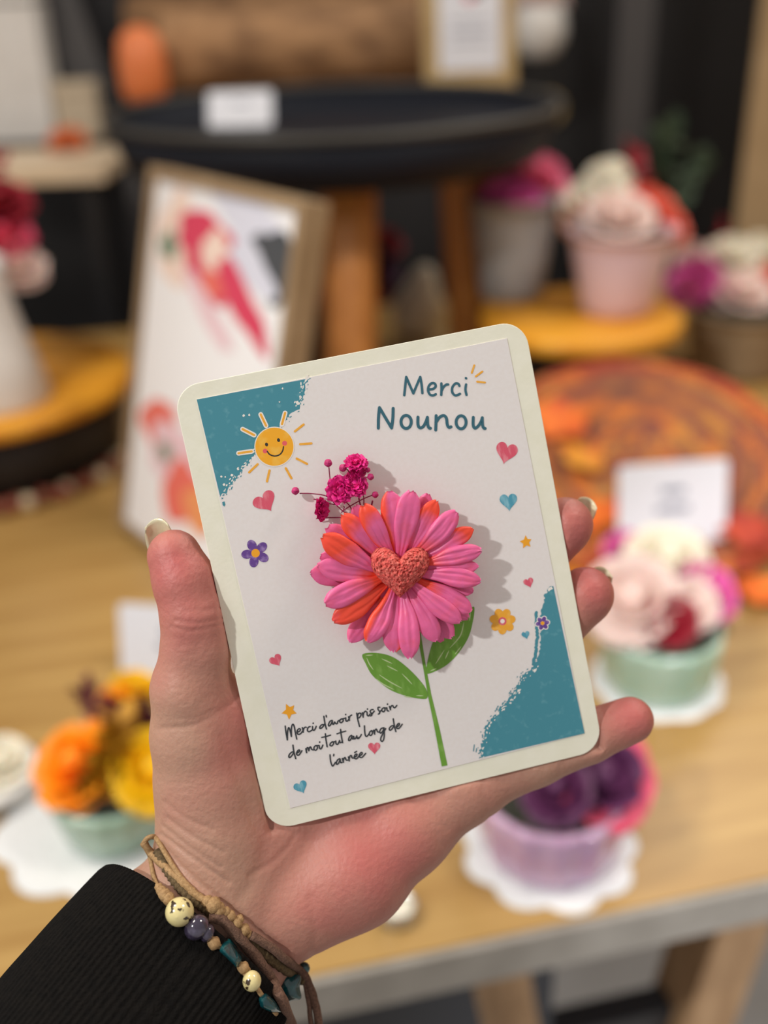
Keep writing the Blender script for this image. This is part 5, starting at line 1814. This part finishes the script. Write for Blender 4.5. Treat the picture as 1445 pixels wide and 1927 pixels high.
bq = thing('flower_pot', 'dark pot of pink and plum flowers in the shade under the stool', 'pot', c, 0, 'flower pots at the right')
bq['group'] = 'flower pot under the stool'
MB().lathe([(40 * s_, 0), (46 * s_, 0.002), (60 * s_, 110 * s_), (56 * s_, 110 * s_), (10 * s_, 90 * s_)], 32).build('pot', BARKD, bq)
for i, (x, y, r, m) in enumerate(((606, 500, 36, PINKF), (604, 560, 32, ROSEP), (640, 530, 34, DRED), (722, 500, 30, PLUM), (700, 540, 30, DRED), (735, 450, 26, DRED))):
    rose(bq, rel(bq, x, y), r * s_, m, ((x - 660) / 120, -0.3, 0.9), 130 + i)
foliage(bq, rel(bq, 620, 580), rel(bq, 600, 640, -0.03), GREENL, 0.03, 140)

# -- left background: white shelf with boxes, grey leaning board, small lamp disc
sz = at(110, 318, 1.02)
sd_ = thing('wall_shelf', 'pale wooden shelf carrying white boxes at the upper left', 'shelf', (sz.x - 0.25, sz.y, 0))
s_ = pix(sz)
SHF = mat('pale_shelf_wood', rgb(240, 218, 188), 0.5, rgb(228, 202, 168), 12, 4, stretch=(0.6, 5, 5))
mb = MB()
mb.box((0.0, 0.15, 1.02 - 0.014), (0.68, 0.30, 0.028), bevel=0.002)
mb.build('board', SHF, sd_, False)
for x_ in (-0.3, 0.3):
    MB().box((x_, 0.15, 0.503), (0.03, 0.26, 1.006), bevel=0.002).build('side_panel', DARK, sd_, False)
def box_at(px, py, w, h, d, z, label, m, name='gift_box', yaw=0.0, cat='box'):
    c = at(px, py, z)
    s = pix(c)
    t = thing(name, label, cat, c, yaw)
    MB().box((0, d / 2, h * s * 0.39), (w * s, d, h * s * 0.78), bevel=0.002).build('base', m, t, False)
    MB().box((0, d / 2, h * s * 0.9), (w * s + 0.004, d + 0.004, h * s * 0.2), bevel=0.002).build('lid', m, t, False)
    return t
box_at(30, 268, 150, 300, 0.10, 1.02, 'tall white box standing on the pale shelf at the upper left', WHITE_C)
box_at(150, 262, 76, 100, 0.06, 1.02, 'low cream box beside the tall white box on the shelf', mat('cream_box', rgb(206, 190, 166), 0.6), 'small_box')
c = at(128, 282, 1.02)
s_ = pix(c)
og = thing('orange_soap', 'small orange soap on the front of the pale shelf at the upper left', 'soap', c)
rose(og, (0, 0, 20 * s_), 30 * s_, TERRA, (0, -0.4, 0.9), 150)
gb = P(150, 90, 2.3)
gp = thing('leaning_board', 'dark grey board leaning against the back wall at the upper left', 'board', (gb.x, 2.72, 0))
MB().box((0.02, 0.0, 0.85), (0.09, 0.02, 1.7), 0, Matrix.Rotation(-0.24, 3, 'Y') @ Matrix.Rotation(-0.10, 3, 'X'), 0.002).build('panel', GREY, gp, False)
c = P(1075, 236, 2.5)
kd = thing('wall_hook', 'small round tan wooden knob on the back wall right of the tray', 'hook', (c.x, Y1, c.z))
MB().lathe([(0.040, 0), (0.042, 0.004), (0.042, 0.022), (0.036, 0.027), (0.004, 0.028)], 36, 0, (0, -0.012, 0), None, Matrix.Rotation(math.pi / 2, 3, 'X')).build('knob', KRAFT, kd)
MB().tube([(0, 0, 0), (0, -0.02, 0)], 0.008, 10).build('stem', DARK, kd)
# beige curtain / panel at the right
c = P(1440, 220, 2.25)
bp_ = thing('folding_screen', 'tall beige screen standing at the right edge behind the pots', 'screen', (c.x + 0.17, c.y, 0), -0.15)
MB().box((0.02, 0, 1.0), (0.44, 0.02, 1.96), 0, None, 0.003).build('board', mat('beige_panel', rgb(186, 160, 124), 0.7, rgb(170, 144, 108), 6, 4), bp_, False)
MB().box((0.02, 0.06, 0.015), (0.44, 0.22, 0.03), 0, None, 0.003).build('foot', DARK, bp_, False)
